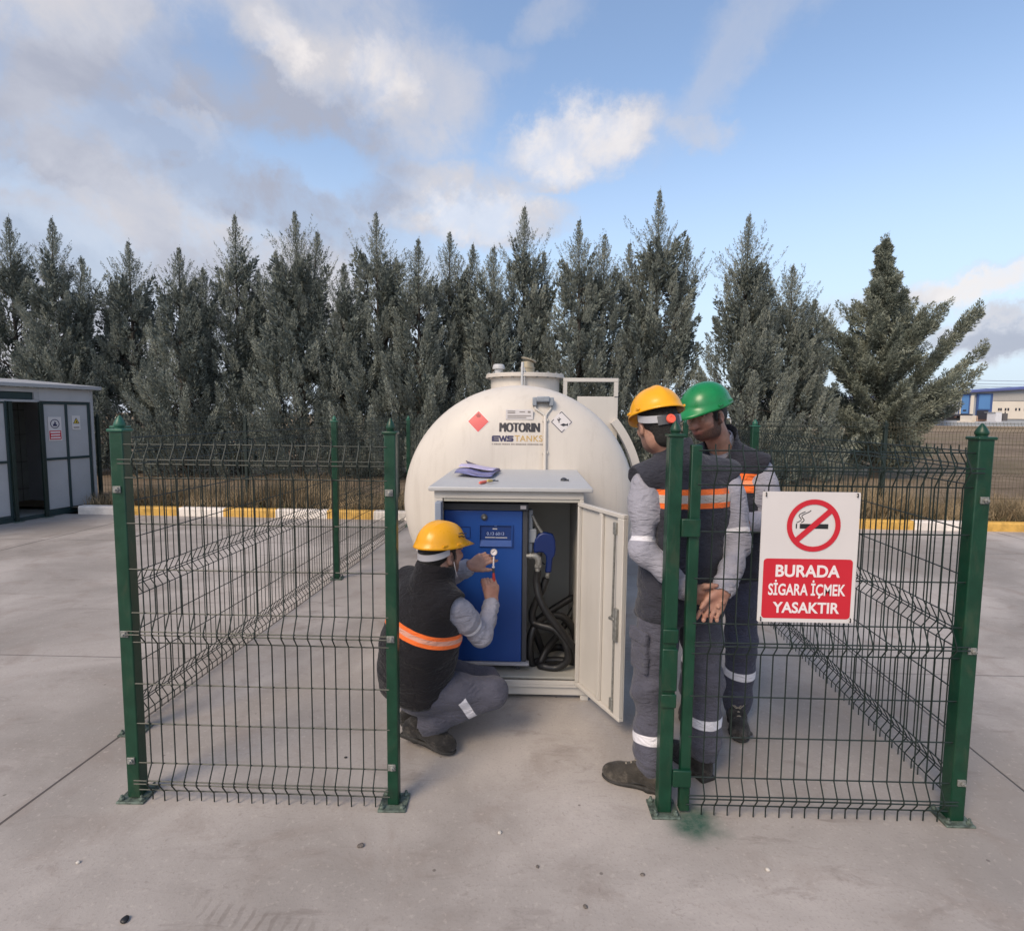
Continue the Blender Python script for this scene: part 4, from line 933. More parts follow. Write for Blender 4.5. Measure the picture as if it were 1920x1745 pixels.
def row_tree(x, y, H, W, seed, label, extra=(), dens=1.0, grp='evergreens in the row behind the tank'):
    t = thing('evergreen_tree', label, 'tree', (x, y, .09), grp); r = np.random.default_rng(seed+100)
    f = Foliage(seed); B = np.array([x, y, .09]); mb = MB()
    for li, (ox, oy, h) in enumerate([(0, 0, H)]+list(extra)):
        lw_ = W if li == 0 else W*.50; z0 = .10 if li == 0 else h*.40
        top = B+np.array([ox, oy, h]); foot = B+np.array([ox*.2, oy*.2, 0 if li == 0 else h*.3])
        lean = r.normal(0, .03, 2)
        mb.tube([foot, foot*.5+top*.5+np.array([*lean, 0]), top-np.array([0, 0, .25])], [.075 if li == 0 else .04, .045, .006], 7)
        nb = int((135 if li == 0 else 55)*dens)
        for i in range(nb):
            zf = z0/h+(.80-z0/h)*((i+r.random())/nb)**1.10; z = zf*h
            R = lw_*1.36*(1-zf)**.98*(.80+.30*r.random()); R = min(R, lw_*1.12)
            if zf < .10: R *= .8+2*zf
            ph = i*2.399+r.normal(0, .35); el_ = radians(50+22*zf+r.normal(0, 9))
            L = (.34+.42*min(1, R/.9))*(.75+.5*r.random())*(1-.48*zf)
            ax = np.array([cos(ph)*cos(el_), sin(ph)*cos(el_), sin(el_)])
            r0 = R*(.40+.50*r.random()**.7); cz = np.array([foot[0]+(top[0]-foot[0])*zf, foot[1]+(top[1]-foot[1])*zf, B[2]+z])
            b = cz+np.array([cos(ph)*r0, sin(ph)*r0, -.15])
            f.plume(b, ax, L, .055+.13*L, 110+430*L, .066+.03*L, .0098*(1-.3*zf), .62)
            if i % 2 == 0 and R > .25: mb.tube([cz-np.array([0,0,.25*R+.15]), cz*.45+b*.55, b, b+ax*L*.6], [.018, .014, .010, .003], 5, cap=False)
        for i in range(int((70 if li == 0 else 26)*dens)):      # inner filler twigs, the crown's inner shade put into their darkest tone
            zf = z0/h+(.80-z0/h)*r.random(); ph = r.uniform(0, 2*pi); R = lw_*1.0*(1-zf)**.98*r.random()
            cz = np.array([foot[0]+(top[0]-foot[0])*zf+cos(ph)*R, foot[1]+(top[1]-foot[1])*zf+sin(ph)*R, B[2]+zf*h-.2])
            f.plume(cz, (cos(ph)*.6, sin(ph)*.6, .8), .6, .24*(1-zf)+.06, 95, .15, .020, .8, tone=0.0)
        # spire: sparse alternate sprays, sky shows through
        for k in range(66):
            s_ = k/66; zz = h-h*.29+h*.29*s_; ph = k*2.399+r.normal(0, .3); L = (.90*(1-s_)**1.22+.05)*(.62+.6*r.random())
            el_ = radians(44+20*s_); ax = np.array([cos(ph)*cos(el_), sin(ph)*cos(el_), sin(el_)])
            f.plume(np.array([top[0], top[1], B[2]+zz-.06]), ax, L, .020+.05*L, 20+130*L, .065, .0062, .5)
        f.plume(np.array([top[0], top[1], B[2]+h-.5]), (.05, 0, 1), .46, .020, 48, .060, .0042, .35)
        # a few free ascending side shoots that break the outline
        for k in range(9 if li == 0 else 3):
            zf = r.uniform(.40, .84); ph = r.uniform(0, 2*pi); R = lw_*(1-zf)**.72; el_ = radians(r.uniform(38, 58)); ax = np.array([cos(ph)*cos(el_), sin(ph)*cos(el_), sin(el_)])
            b = np.array([top[0]*zf+foot[0]*(1-zf)+cos(ph)*R*.55, top[1]*zf+foot[1]*(1-zf)+sin(ph)*R*.55, B[2]+zf*h]); L = r.uniform(.55, .95)
            f.plume(b, ax, L, .06, 80, .085, .006, .6)
            for q in range(5): s_ = .2+q*.16; f.plume(b+ax*L*s_, norm(ax+r.normal(0, .55, 3)), .2, .025, 18, .06, .005)
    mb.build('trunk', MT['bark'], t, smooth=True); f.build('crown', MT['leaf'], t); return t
TY0 = 13.6
rows = [ # u of the spire, v of its top, half width, other spires (u, v)
 (-95,430,.98,[]), (15,406,.95,[]), (97,410,.92,[(150,482)]), (240,452,.98,[(205,530)]), (335,463,.95,[(378,500)]), (440,402,1.05,[(482,505)]),
 (553,396,1.05,[(593,432),(515,470)]), (645,494,.85,[]), (705,398,1.02,[(742,480)]), (784,448,.88,[]), (843,434,.92,[(886,456)]), (925,462,.70,[]), (983,386,1.05,[(1020,470)]),
 (1086,413,.90,[]), (1134,438,.86,[]), (1237,356,1.12,[(1181,455),(1290,440)]), (1405,402,1.0,[(1440,500)]), (1487,498,1.02,[(1530,560)])]
look = ['tall evergreen left of the frame edge, first of the row behind the shed', 'pointed evergreen at the left end of the row, behind the shed roof', 'twin spired evergreen above the grey shed, second of the row in sight',
 'evergreen with one thin spire, just right of the shed end', 'broad evergreen with a small second tip, above the left fence corner post', 'tall feathery evergreen with long side shoots above the left fence panel',
 'tall evergreen with three close spires above the left fence panel', 'short narrow evergreen squeezed between two taller ones left of the tank', 'tall slim spired evergreen above the right post of the left fence panel', 'narrow evergreen with a bent tip above the left side of the tank',
 'evergreen with two tips above the red hazard label of the tank', 'small thin evergreen just left of the one above the manhole', 'tall evergreen straight above the tank manhole', 'slender pale evergreen above the rail frame beside the manhole', 'slender evergreen between the rail frame and the tallest tree',
 'tallest evergreen of the row, above the yellow helmet of the standing worker', 'broad loose evergreen above and right of the green helmet', 'leaning loose evergreen at the right end of the row, next to the lone tree']
for i, (u, v, W, ex) in enumerate(rows):
    Y = TY0+.35*sin(i*2.7); p = at(u, v, Y)
    exl = []
    for (uu, vv) in ex: q = at(uu, vv, Y+.1); exl.append((q[0]-p[0], .15, q[2]-.09))
    row_tree(p[0], Y, p[2]-.09, W*1.02, 11+i*7, look[i], exl, .92 if u < 0 else 1.0)
# second rank hidden behind, closes the hedge where the pictures shows dark gaps
# lone spreading tree at the right
LY = 14.6
lt = thing('spreading_conifer', 'lone dark conifer with wide upswept branches, standing right of the row', 'tree', (at(1638, 900, LY)[0], LY, .09))
lb = np.array([at(1638, 900, LY)[0], LY, .09]); f = Foliage(77); mb = MB(); rr = np.random.default_rng(5)
tip = at(1664, 440, LY)
def tr(z):
    s_ = (z-.09)/(tip[2]-.09); return np.array([lb[0]+(tip[0]-lb[0])*s_+.05*sin(s_*5), LY+.04*sin(s_*7), z])
mb.tube([tr(z) for z in np.linspace(.0, tip[2]-.3, 9)], list(np.linspace(.12, .012, 9)), 9)
def limb(z, ph, L, e, bend=.25, fat=1.0):
    a = tr(z); d = np.array([cos(ph)*cos(e), sin(ph)*cos(e), sin(e)]); pts = [a+d*L*s_+np.array([0, 0, bend*L*s_*s_]) for s_ in np.linspace(0, 1, 6)]
    mb.tube(pts, list(np.linspace(.030*fat+.006, .005, 6)), 6, cap=False)
    k = int(5+10*L)
    for i in range(k):
        s_ = .16+.84*(i+rr.random())/k; j = min(4, int(s_*5)); p = pts[j]+(pts[j+1]-pts[j])*(s_*5-j)
        dd = norm(d+np.array([0, 0, .35+bend*s_])+rr.normal(0, .55, 3)); l = (.26+.30*rr.random())*(1.15-.35*s_)*fat**.3*np.interp(z, [3.5, 6], [1, .38])
        f.plume(p-dd*.06, dd, l, .085+.19*l, 65+230*l, .09, .0105, .75)
    f.plume(pts[-2], pts[-1]-pts[-2], .42*min(1, L), .045, 60, .08, .006, .6)
n = 84
for i in range(n):
    s_ = (i+.5)/n; z = .28+s_**1.05*5.45; R = np.interp(z, [.3, 1.0, 2.0, 2.7, 3.4, 4.1, 4.7, 5.5, 6.2], [1.1, 1.4, 1.5, 1.18, .84, .58, .30, .12, .03])*(.70+.5*rr.random())
    if z < 1.0: R *= .85
    ph = i*2.399+rr.normal(0, .3); limb(z, ph, max(.14, R), radians(14+24*s_+rr.normal(0, 8)), .22, .5+.5*min(1, R))
for (u, v, z) in ((1815,650,1.15), (1790,570,1.55), (1770,600,1.6), (1808,700,.9), (1540,640,1.9), (1560,600,2.2), (1720,575,2.5), (1535,760,1.0), (1780,760,.75), (1700,590,2.9)):
    q = at(u, v, LY-.2); a = tr(z); d = q-a; L = np.linalg.norm(d); limb(z, atan2(d[1], d[0]), L/1.06, math.asin(max(-.9, min(.95, d[2]/L-.16))), .17, 1.3)
for k in range(16):
    s_ = k/16; z = tip[2]-1.15+1.1*s_; ph = k*2.399; L = .30*(1-s_)+.10; e_ = radians(30+25*s_); f.plume(tr(z), (cos(ph)*cos(e_), sin(ph)*cos(e_), sin(e_)), L, .05, 40, .075, .007, .7)
f.plume(tip-np.array([.04, 0, .22]), (.35, 0, 1), .26, .03, 40, .07, .006)
mb.build('trunk', MT['bark'], lt, smooth=True); f.build('crown', MT['leaf2'], lt)
# ------------------------------------------------------------------ people: bodies and clothes grown from distance fields
A3 = lambda p: np.asarray(p, dtype=np.float64)
class Field:
    def __init__(s, lo, hi, h):
        s.lo = A3(lo); s.h = h; s.n = np.ceil((A3(hi)-s.lo)/h).astype(int)+1; s.F = np.full(s.n, .5, np.float32)
    def sub(s, lo, hi):
        a = np.clip(np.floor((A3(lo)-s.lo)/s.h).astype(int), 0, s.n); b = np.clip(np.ceil((A3(hi)-s.lo)/s.h).astype(int)+1, 0, s.n)
        if np.any(b <= a): return None
        g = [(s.lo[i]+s.h*np.arange(a[i], b[i])).astype(np.float32) for i in range(3)]
        return (slice(a[0], b[0]), slice(a[1], b[1]), slice(a[2], b[2])), g[0][:, None, None], g[1][None, :, None], g[2][None, None, :]
    def put(s, fn, lo, hi, k=.02, op='add', pad=.05):
        q = s.sub(A3(lo)-pad, A3(hi)+pad)
        if q is None: return s
        sl, X, Y, Z = q; d = fn(X, Y, Z).astype(np.float32); F = s.F[sl]
        if op == 'add':
            if k > 0: hh = np.clip(.5+.5*(F-d)/k, 0, 1); s.F[sl] = F*(1-hh)+d*hh-k*hh*(1-hh)
            else: s.F[sl] = np.minimum(F, d)
        elif op == 'cut':
            if k > 0: hh = np.clip(.5-.5*(F+d)/k, 0, 1); s.F[sl] = F*(1-hh)-d*hh+k*hh*(1-hh)
            else: s.F[sl] = np.maximum(F, -d)
        elif op == 'noise': s.F[sl] = F+d
        return s
    def ell(s, c, r, ax=None, k=.02, op='add'):
        c = A3(c); r = A3(r) if hasattr(r, '__len__') else np.full(3, r); Rm = np.eye(3) if ax is None else A3(ax)
        def fn(X, Y, Z):
            x, y, z = X-c[0], Y-c[1], Z-c[2]; q = [(Rm[i][0]*x+Rm[i][1]*y+Rm[i][2]*z) for i in range(3)]
            k0 = np.sqrt(sum((q[i]/r[i])**2 for i in range(3))); k1 = np.sqrt(sum((q[i]/r[i]**2)**2 for i in range(3)))+1e-6
            return k0*(k0-1)/k1
        m = r.max(); return s.put(fn, c-m, c+m, k, op)
    def box(s, c, hf, ax, rnd=.01, k=.01, op='add'):
        c = A3(c); hf = A3(hf); Rm = A3(ax)
        def fn(X, Y, Z):
            x, y, z = X-c[0], Y-c[1], Z-c[2]; q = [np.abs(Rm[i][0]*x+Rm[i][1]*y+Rm[i][2]*z)-hf[i]+rnd for i in range(3)]
            return np.sqrt(sum(np.maximum(a, 0)**2 for a in q))+np.minimum(np.maximum(np.maximum(q[0], q[1]), q[2]), 0)-rnd
        m = np.linalg.norm(hf); return s.put(fn, c-m, c+m, k, op)
    def limb(s, P, R, k=.02, inner=.03, wr=0.0, seed=0, op='add', flat=None):
        """tapered chain of capsules; wr adds cloth folds; flat=(axis, factor) squashes the section along an axis"""
        P = [A3(p) for p in P]; m = max(R)+abs(wr); lo = np.min(P, 0)-m; hi = np.max(P, 0)+m
        def fn(X, Y, Z):
            out = None; L0 = 0
            for a, b, ra, rb in zip(P, P[1:], R, R[1:]):
                ab = b-a; L = np.linalg.norm(ab); t = np.clip(((X-a[0])*ab[0]+(Y-a[1])*ab[1]+(Z-a[2])*ab[2])/(L*L), 0, 1)
                x, y, z = X-a[0]-t*ab[0], Y-a[1]-t*ab[1], Z-a[2]-t*ab[2]
                if flat is not None:
                    fa_, ff = A3(flat[0]), flat[1]; pj = (x*fa_[0]+y*fa_[1]+z*fa_[2])*(1/ff-1); x, y, z = x+pj*fa_[0], y+pj*fa_[1], z+pj*fa_[2]
                d = np.sqrt(x*x+y*y+z*z)-(ra+(rb-ra)*t)
                if out is None: out = d
                else: hh = np.clip(.5+.5*(out-d)/inner, 0, 1); out = out*(1-hh)+d*hh-inner*hh*(1-hh)
            if wr: out = out+wr*folds(X, Y, Z, seed)
            return out
        return s.put(fn, lo, hi, k, op)
    def loft(s, st, S_, k=.02, wr=0.0, seed=0, op='add', p=2.4, endr=.02):
        """st: [(centre, half width, half depth)] along a spine; S_ points to the side"""
        C_ = np.array([A3(a[0]) for a in st]); W_ = np.array([a[1] for a in st]); D_ = np.array([a[2] for a in st])
        ax = C_[-1]-C_[0]; L = np.linalg.norm(ax); ax /= L; S0 = A3(S_); S0 = S0-ax*S0.dot(ax); S0 /= np.linalg.norm(S0); N0 = np.cross(ax, S0)
        tt = (C_-C_[0])@ax; ox = (C_-C_[0])@S0; oy = (C_-C_[0])@N0; c0 = C_[0]
        fine_t = np.linspace(0, L, 60)
        from_ = lambda v: np.interp(fine_t, tt, v)
        def sm(v):
            q = from_(v); q = np.pad(q, 4, 'edge'); return np.convolve(q, np.ones(9)/9, 'valid')
        OX, OY, WW, DD = sm(ox), sm(oy), sm(W_), sm(D_)
        def fn(X, Y, Z):
            x, y, z = X-c0[0], Y-c0[1], Z-c0[2]; t = x*ax[0]+y*ax[1]+z*ax[2]; u = x*S0[0]+y*S0[1]+z*S0[2]; v = x*N0[0]+y*N0[1]+z*N0[2]
            tc_ = np.clip(t, 0, L); I = lambda q: np.interp(tc_.ravel(), fine_t, q).reshape(tc_.shape)
            w_, d_ = I(WW), I(DD); uu = np.abs(u-I(OX))/w_; vv = np.abs(v-I(OY))/d_
            d = ((uu**p+vv**p)**(1/p)-1)*np.minimum(w_, d_)
            e = np.abs(t-L/2)-L/2
            d = np.maximum(d, e) if endr <= 0 else np.minimum(np.maximum(d+endr, e+endr), 0)+np.sqrt(np.maximum(d+endr, 0)**2+np.maximum(e+endr, 0)**2)-endr
            if wr: d = d+wr*folds(X, Y, Z, seed)
            return d
        m = max(W_.max(), D_.max()); return s.put(fn, C_.min(0)-m, C_.max(0)+m, k, op)
    def mesh(s):
        g = openvdb.FloatGrid(background=.5); g.copyFromArray(np.ascontiguousarray(s.F)); P, Q = g.convertToQuads(isovalue=0.0)
        return P.astype(np.float64)*s.h+s.lo, Q[:, ::-1].astype(np.int32)
def folds(X, Y, Z, seed=0):
    r = np.random.default_rng(seed); o = 0
    for fq, am in ((13, .55), (24, .45), (42, .28)):
        a = r.normal(size=3); a /= np.linalg.norm(a); a[2] = abs(a[2])*1.3+.5; b = r.normal(size=3)*.8
        o = o+am*np.sin(fq*(a[0]*X+a[1]*Y+a[2]*Z)+2.2*np.sin(fq*.45*(b[0]*X+b[1]*Y+b[2]*Z)+r.uniform(0, 6))+r.uniform(0, 6))
    return o
def grow(name, Fd, mats, parent, attrs=None, label=None):
    V, Q = Fd.mesh()
    at_ = {k: f_(V) for k, f_ in (attrs or {}).items()}
    o = pmesh(name, V, Q, mats, parent, True, attrs=at_)
    a, b, c = V[Q[:, 0]], V[Q[:, 1]], V[Q[:, 2]]; d = V[Q[:, 3]]
    vol = np.sum(np.einsum('ij,ij->i', a, np.cross(b, c))+np.einsum('ij,ij->i', a, np.cross(c, d)))
    if vol < 0: o.data.flip_normals()
    if label: o['label'] = label
    return o
class Fr:
    """local frame: x right, y forward, z up"""
    def __init__(s, o, fwd, up):
        s.o = A3(o); y = A3(fwd)/np.linalg.norm(fwd); z = A3(up); z = z-y*z.dot(y); z /= np.linalg.norm(z); x = np.cross(y, z); s.R = np.array([x, y, z])
    def __call__(s, x, y, z): return s.o+x*s.R[0]+y*s.R[1]+z*s.R[2]
    def inv(s, V): return (V-s.o)@s.R.T
def skin_mat():
    m = bpy.data.materials.new('skin'); m.use_nodes = True; t = NT(m.node_tree); b = t.n['Principled BSDF']
    P = t.node('ShaderNodeTexCoord').outputs['Object']
    c = t.mix(t.step(t.noise(P, 30, 4, .6), .3, .7), (*S(152,115,99,1.0), 1), (*S(170,131,114,1.0), 1))
    c = t.mix(t.math('MULTIPLY', t.step(t.noise(P, 9, 3), .45, .7), .35), c, (*S(160,98,84,.95), 1))
    be = t.node('ShaderNodeAttribute', attribute_name='beard'); bf = t.math('MULTIPLY', be.outputs['Fac'], t.math('ADD', .55, t.math('MULTIPLY', t.noise(P, 220, 2), .6)), clamp=True)
    c = t.mix(bf, c, (*S(44,34,32,1), 1))
    li = t.node('ShaderNodeAttribute', attribute_name='lips'); c = t.mix(t.math('MULTIPLY', li.outputs['Fac'], .7), c, (*S(150,84,80,1), 1))
    t.link(c, b.inputs['Base Color']); b.inputs['Roughness'].default_value = .52; b.inputs['Specular IOR Level'].default_value = .35
    b.inputs['Subsurface Weight'].default_value = .08; b.inputs['Subsurface Radius'].default_value = (.012, .005, .003)
    bn = t.node('ShaderNodeBump'); bn.inputs['Strength'].default_value = .25; bn.inputs['Distance'].default_value = .002; t.link(t.noise(P, 260, 4, .7), bn.inputs['Height']); t.link(bn.outputs[0], b.inputs['Normal'])
    return m
MT['skin'] = skin_mat()
MT['hair'] = mat('black_hair', (.012,.010,.009), .6, var=.5, vscale=160, bump=.8, bscale=260)
MT['eye'] = mat('eye', (.03,.02,.016), .2)
def cloth(name, col, var=.12, band=None, rough=.88, weave=420, dust=None):
    """band: list of (half width, colour, attribute) reflective strips measured in metres from their middle"""
    m = bpy.data.materials.new(name); m.use_nodes = True; t = NT(m.node_tree); b = t.n['Principled BSDF']
    P = t.node('ShaderNodeTexCoord').outputs['Object']
    c = t.mix(t.step(t.noise(P, 11, 5, .62), .3, .7), (*[x*(1-var) for x in col], 1), (*[min(1, x*(1+var)) for x in col], 1))
    c = t.mix(t.math('MULTIPLY', t.noise(P, weave, 2, .5), .22), c, (*[x*.55 for x in col], 1))
    if dust: c = t.mix(t.math('MULTIPLY', t.step(t.noise(P, 16, 6, .7), .5, .72), .5), c, (*dust, 1))
    ro = rough
    for (hw_, cc, an) in (band or []):
        a = t.node('ShaderNodeAttribute', attribute_name=an); d = t.math('ABSOLUTE', a.outputs['Fac']); k = t.step(d, hw_+.0015, hw_-.0015); c = t.mix(k, c, (*cc, 1))
    t.link(c, b.inputs['Base Color']); b.inputs['Roughness'].default_value = ro; b.inputs['Specular IOR Level'].default_value = .2
    b.inputs['Sheen Weight'].default_value = .12
    bn = t.node('ShaderNodeBump'); bn.inputs['Strength'].default_value = .75; bn.inputs['Distance'].default_value = .007
    mp = t.node('ShaderNodeMapping'); t.link(P, mp.inputs[0]); mp.inputs['Scale'].default_value = (1, 1, 2.4); mp.inputs['Rotation'].default_value = (.4, .3, 0)
    h_ = t.math('ADD', t.math('ADD', t.math('MULTIPLY', t.noise(mp.outputs[0], 9, 4, .55, 1.6), 1.6), t.math('ADD', t.math('MULTIPLY', t.noise(P, 26, 5, .6, .8), .5), t.math('MULTIPLY', t.math('ABSOLUTE', t.math('SUBTRACT', t.noise(mp.outputs[0], 13, 3, .5, 1.0), .5)), -3.2))), t.math('MULTIPLY', t.noise(P, weave, 2), .16)); t.link(h_, bn.inputs['Height']); t.link(bn.outputs[0], b.inputs['Normal'])
    return m
ORANGE = S(236,112,52,1.0); SILV = S(180,170,162,.95); WHT = S(214,212,218,1.0)
MT['trousers'] = cloth('grey_work_trousers', S(86,86,98,.88), band=[(.020, WHT, 'band')])
MT['trousers_navy'] = cloth('dark_work_trousers', S(66,67,82,1.0), band=[(.020, WHT, 'band')])
MT['vest_grey'] = cloth('grey_work_vest', S(60,61,71,.78), band=[(.038, ORANGE, 'band'), (.016, SILV, 'band')])
MT['vest_black'] = cloth('black_work_vest', S(32,30,34,.75), band=[(.0275, ORANGE, 'band'), (.0100, S(206,150,130,1.0), 'band')])
MT['vest_dark'] = cloth('dark_grey_work_vest', S(50,51,61,.8), band=[(.046, ORANGE, 'band'), (.012, S(224,140,100,1.2), 'band')])
MT['shirt'] = cloth('grey_sweatshirt', S(150,149,160,1.0), var=.06, band=[(.010, WHT, 'band')])
MT['shirt_thin'] = cloth('grey_sweatshirt_plain', S(150,149,160,1.0), var=.06)
MT['shoe'] = cloth('worn_dark_boot', S(44,42,41,.85), var=.4, rough=.7, dust=S(112,106,100,1))
MT['shoe2'] = cloth('worn_brown_boot', S(62,58,53,.9), var=.4, rough=.75, dust=S(120,112,102,1))
MT['sole'] = mat('boot_sole', S(40,38,36,1), .7, var=.3, vscale=40)
MT['lace'] = mat('boot_lace', S(140,132,120,1), .8)

def head(Fd, H, ear=True):
    """skull, jaw, brow, nose, lips and ears into a body field; H is the head frame at the skull centre"""
    e = lambda c, r, k=.02, op='add': Fd.ell(H(*c), r, H.R, k, op)
    e((0,-.012,.028), (.074,.094,.088), .02); e((0,.030,-.035), (.062,.062,.078), .035); e((0,.052,-.085), (.038,.034,.030), .03)
    e((.036,.012,-.070), (.022,.045,.035), .03); e((-.036,.012,-.070), (.022,.045,.035), .03)
    for sx in (-1, 1):
        e((sx*.030,.083,.020), (.028,.010,.009), .014); e((sx*.044,.062,-.018), (.022,.020,.018), .02)
        e((sx*.032,.096,.000), (.014,.010,.010), .012, 'cut'); e((sx*.032,.080,.000), (.0125,.0125,.0115), .004)
        if ear: e((sx*.078,-.006,-.012), (.009,.020,.031), .008); e((sx*.085,-.001,-.010), (.007,.010,.018), .006, 'cut'); e((sx*.075,.004,-.036), (.007,.009,.010), .006)
    Fd.limb([H(0,.088,.008), H(0,.106,-.022), H(0,.112,-.030)], [.008,.0125,.0135], .012); e((.010,.100,-.034), (.009,.010,.008), .006); e((-.010,.100,-.034), (.009,.010,.008), .006)
    e((0,.091,-.058), (.023,.010,.0065), .006); e((0,.089,-.069), (.020,.010,.007), .005); e((0,.103,-.0635), (.022,.006,.0016), .002, 'cut')
def head_attrs(H, beard):
    def be(V):
        q = H.inv(V); x, y, z = q.T
        lim = np.clip((-.020-z+.35*(np.abs(x)-.03)+.0)/.018, 0, 1)
        mo = np.exp(-((z+.047)/.009)**2-(x/.034)**2)*(y > .07)
        ck = np.clip((-.046-z+.40*(np.abs(x)-.045))/.014, 0, 1)*(y > -.01)
        r = np.maximum(ck, mo*.9)*(np.abs(x) < .10)*(z > -.15)*(z < .03)*(y > -.012); sb = np.clip((np.abs(x)-.055)/.01, 0, 1)*(z < .01)*(z > -.06)*(y > .0)*(y < .04)
        r = np.maximum(r, sb); eb = np.exp(-((z-.022)/.006)**2)*(np.abs(np.abs(x)-.032) < .022)*(y > .05)
        r = np.maximum(r*beard, eb*.95)
        fade = np.clip((z+.135)/.03, 0, 1); return np.where(np.linalg.norm(q, axis=1) < .19, r*fade, 0)
    def li(V):
        q = H.inv(V); x, y, z = q.T; return np.exp(-((z+.0635)/.010)**2-(x/.026)**2)*(y > .075)*(np.linalg.norm(q, axis=1) < .16)
    return {'beard': be, 'lips': li}
def hair(H, parent, low=-.062, sides=.0):
    lo = H.o-.16; Fd = Field(lo, H.o+.16, .004)
    Fd.ell(H(0,-.014,.028), (.0795,.0985,.0935), H.R, 0); Fd.limb([H(0,-.060,-.02), H(0,-.058,low)], [.060,.050], .02)
    Fd.limb([H(.068,.02,.0), H(.070,.022,-.030)], [.012,.006], .01); Fd.limb([H(-.068,.02,.0), H(-.070,.022,-.030)], [.012,.006], .01)
    Fd.box(H(0,.105,.0), (.2,.065,.052), H.R, .02, .01, 'cut'); Fd.box(H(0,.09,-.1), (.2,.085,.075), H.R, .02, .01, 'cut')
    for sx in (-1, 1): Fd.ell(H(sx*.084,-.004,-.014), (.016,.024,.034), H.R, .006, 'cut')
    Fd.put(lambda X, Y, Z: .0015*np.sin(X*700+3*np.sin(Z*300))*np.sin(Y*600+Z*200), lo, H.o+.16, 0, 'noise')
    return grow('hair', Fd, MT['hair'], parent)
def hand(Fd, wr, d, palm, curl, thumb=1, spread=.12, sc=1.0, thumb_dir=None, curls=None, tcurl=.3):
    """wr wrist, d pointing along the palm, palm = direction the palm faces, thumb=+1/-1 side; four fingers of unequal length in three bent joints"""
    wr = A3(wr); d = A3(d)/np.linalg.norm(d); pn = A3(palm); pn = pn-d*pn.dot(d); pn /= np.linalg.norm(pn); sd_ = np.cross(d, pn)*thumb
    Fd.loft([(wr-.02*d*sc, .026*sc, .020*sc), (wr+.02*d*sc, .032*sc, .017*sc), (wr+.06*d*sc, .041*sc, .0145*sc), (wr+.088*d*sc, .041*sc, .012*sc)], sd_, .012, endr=.008)
    Fd.ell(wr+(.035*d+.022*sd_+.008*pn)*sc, (.026*sc, .016*sc, .017*sc), np.array([d, sd_, pn]), .012)
    ang = curls or [curl]*4; tips = []
    for i, (o, L, r_) in enumerate(((.029,.074,.0086), (.0098,.083,.0090), (-.0098,.077,.0086), (-.0285,.060,.0076))):
        p = wr+(.086*d+o*sd_)*sc; a = spread*(1.5-i)/1.5*.5; dd = d*cos(a)+sd_*sin(a); P = [p-dd*.012*sc]; th = 0; R = [r_*1.05*sc]
        for j, fr_ in enumerate((.45, .31, .24)):
            th += ang[i]*(.85 if j == 0 else 1.1 if j == 1 else .8); v_ = dd*cos(th)+pn*sin(th); P.append(P[-1]+v_*L*fr_*sc+(dd*.012*sc if j == 0 else 0)); R.append(r_*(1, .95, .80)[j]*sc)
        Fd.limb(P, R, .004, .004); tips.append(P[-1])
    td = A3(thumb_dir) if thumb_dir is not None else (d*.75+sd_*.75+pn*.35)
    td = td/np.linalg.norm(td); p = wr+(.022*d+.026*sd_+.006*pn)*sc; q = p+td*.040*sc; td2 = td*cos(tcurl)+(d*.6-sd_*.3+pn*.5)*sin(tcurl); td2 /= np.linalg.norm(td2); Fd.limb([p, q, q+td2*.030*sc, q+td2*.048*sc], [.013*sc, .0112*sc, .0100*sc, .0078*sc], .010, .006)
    return tips
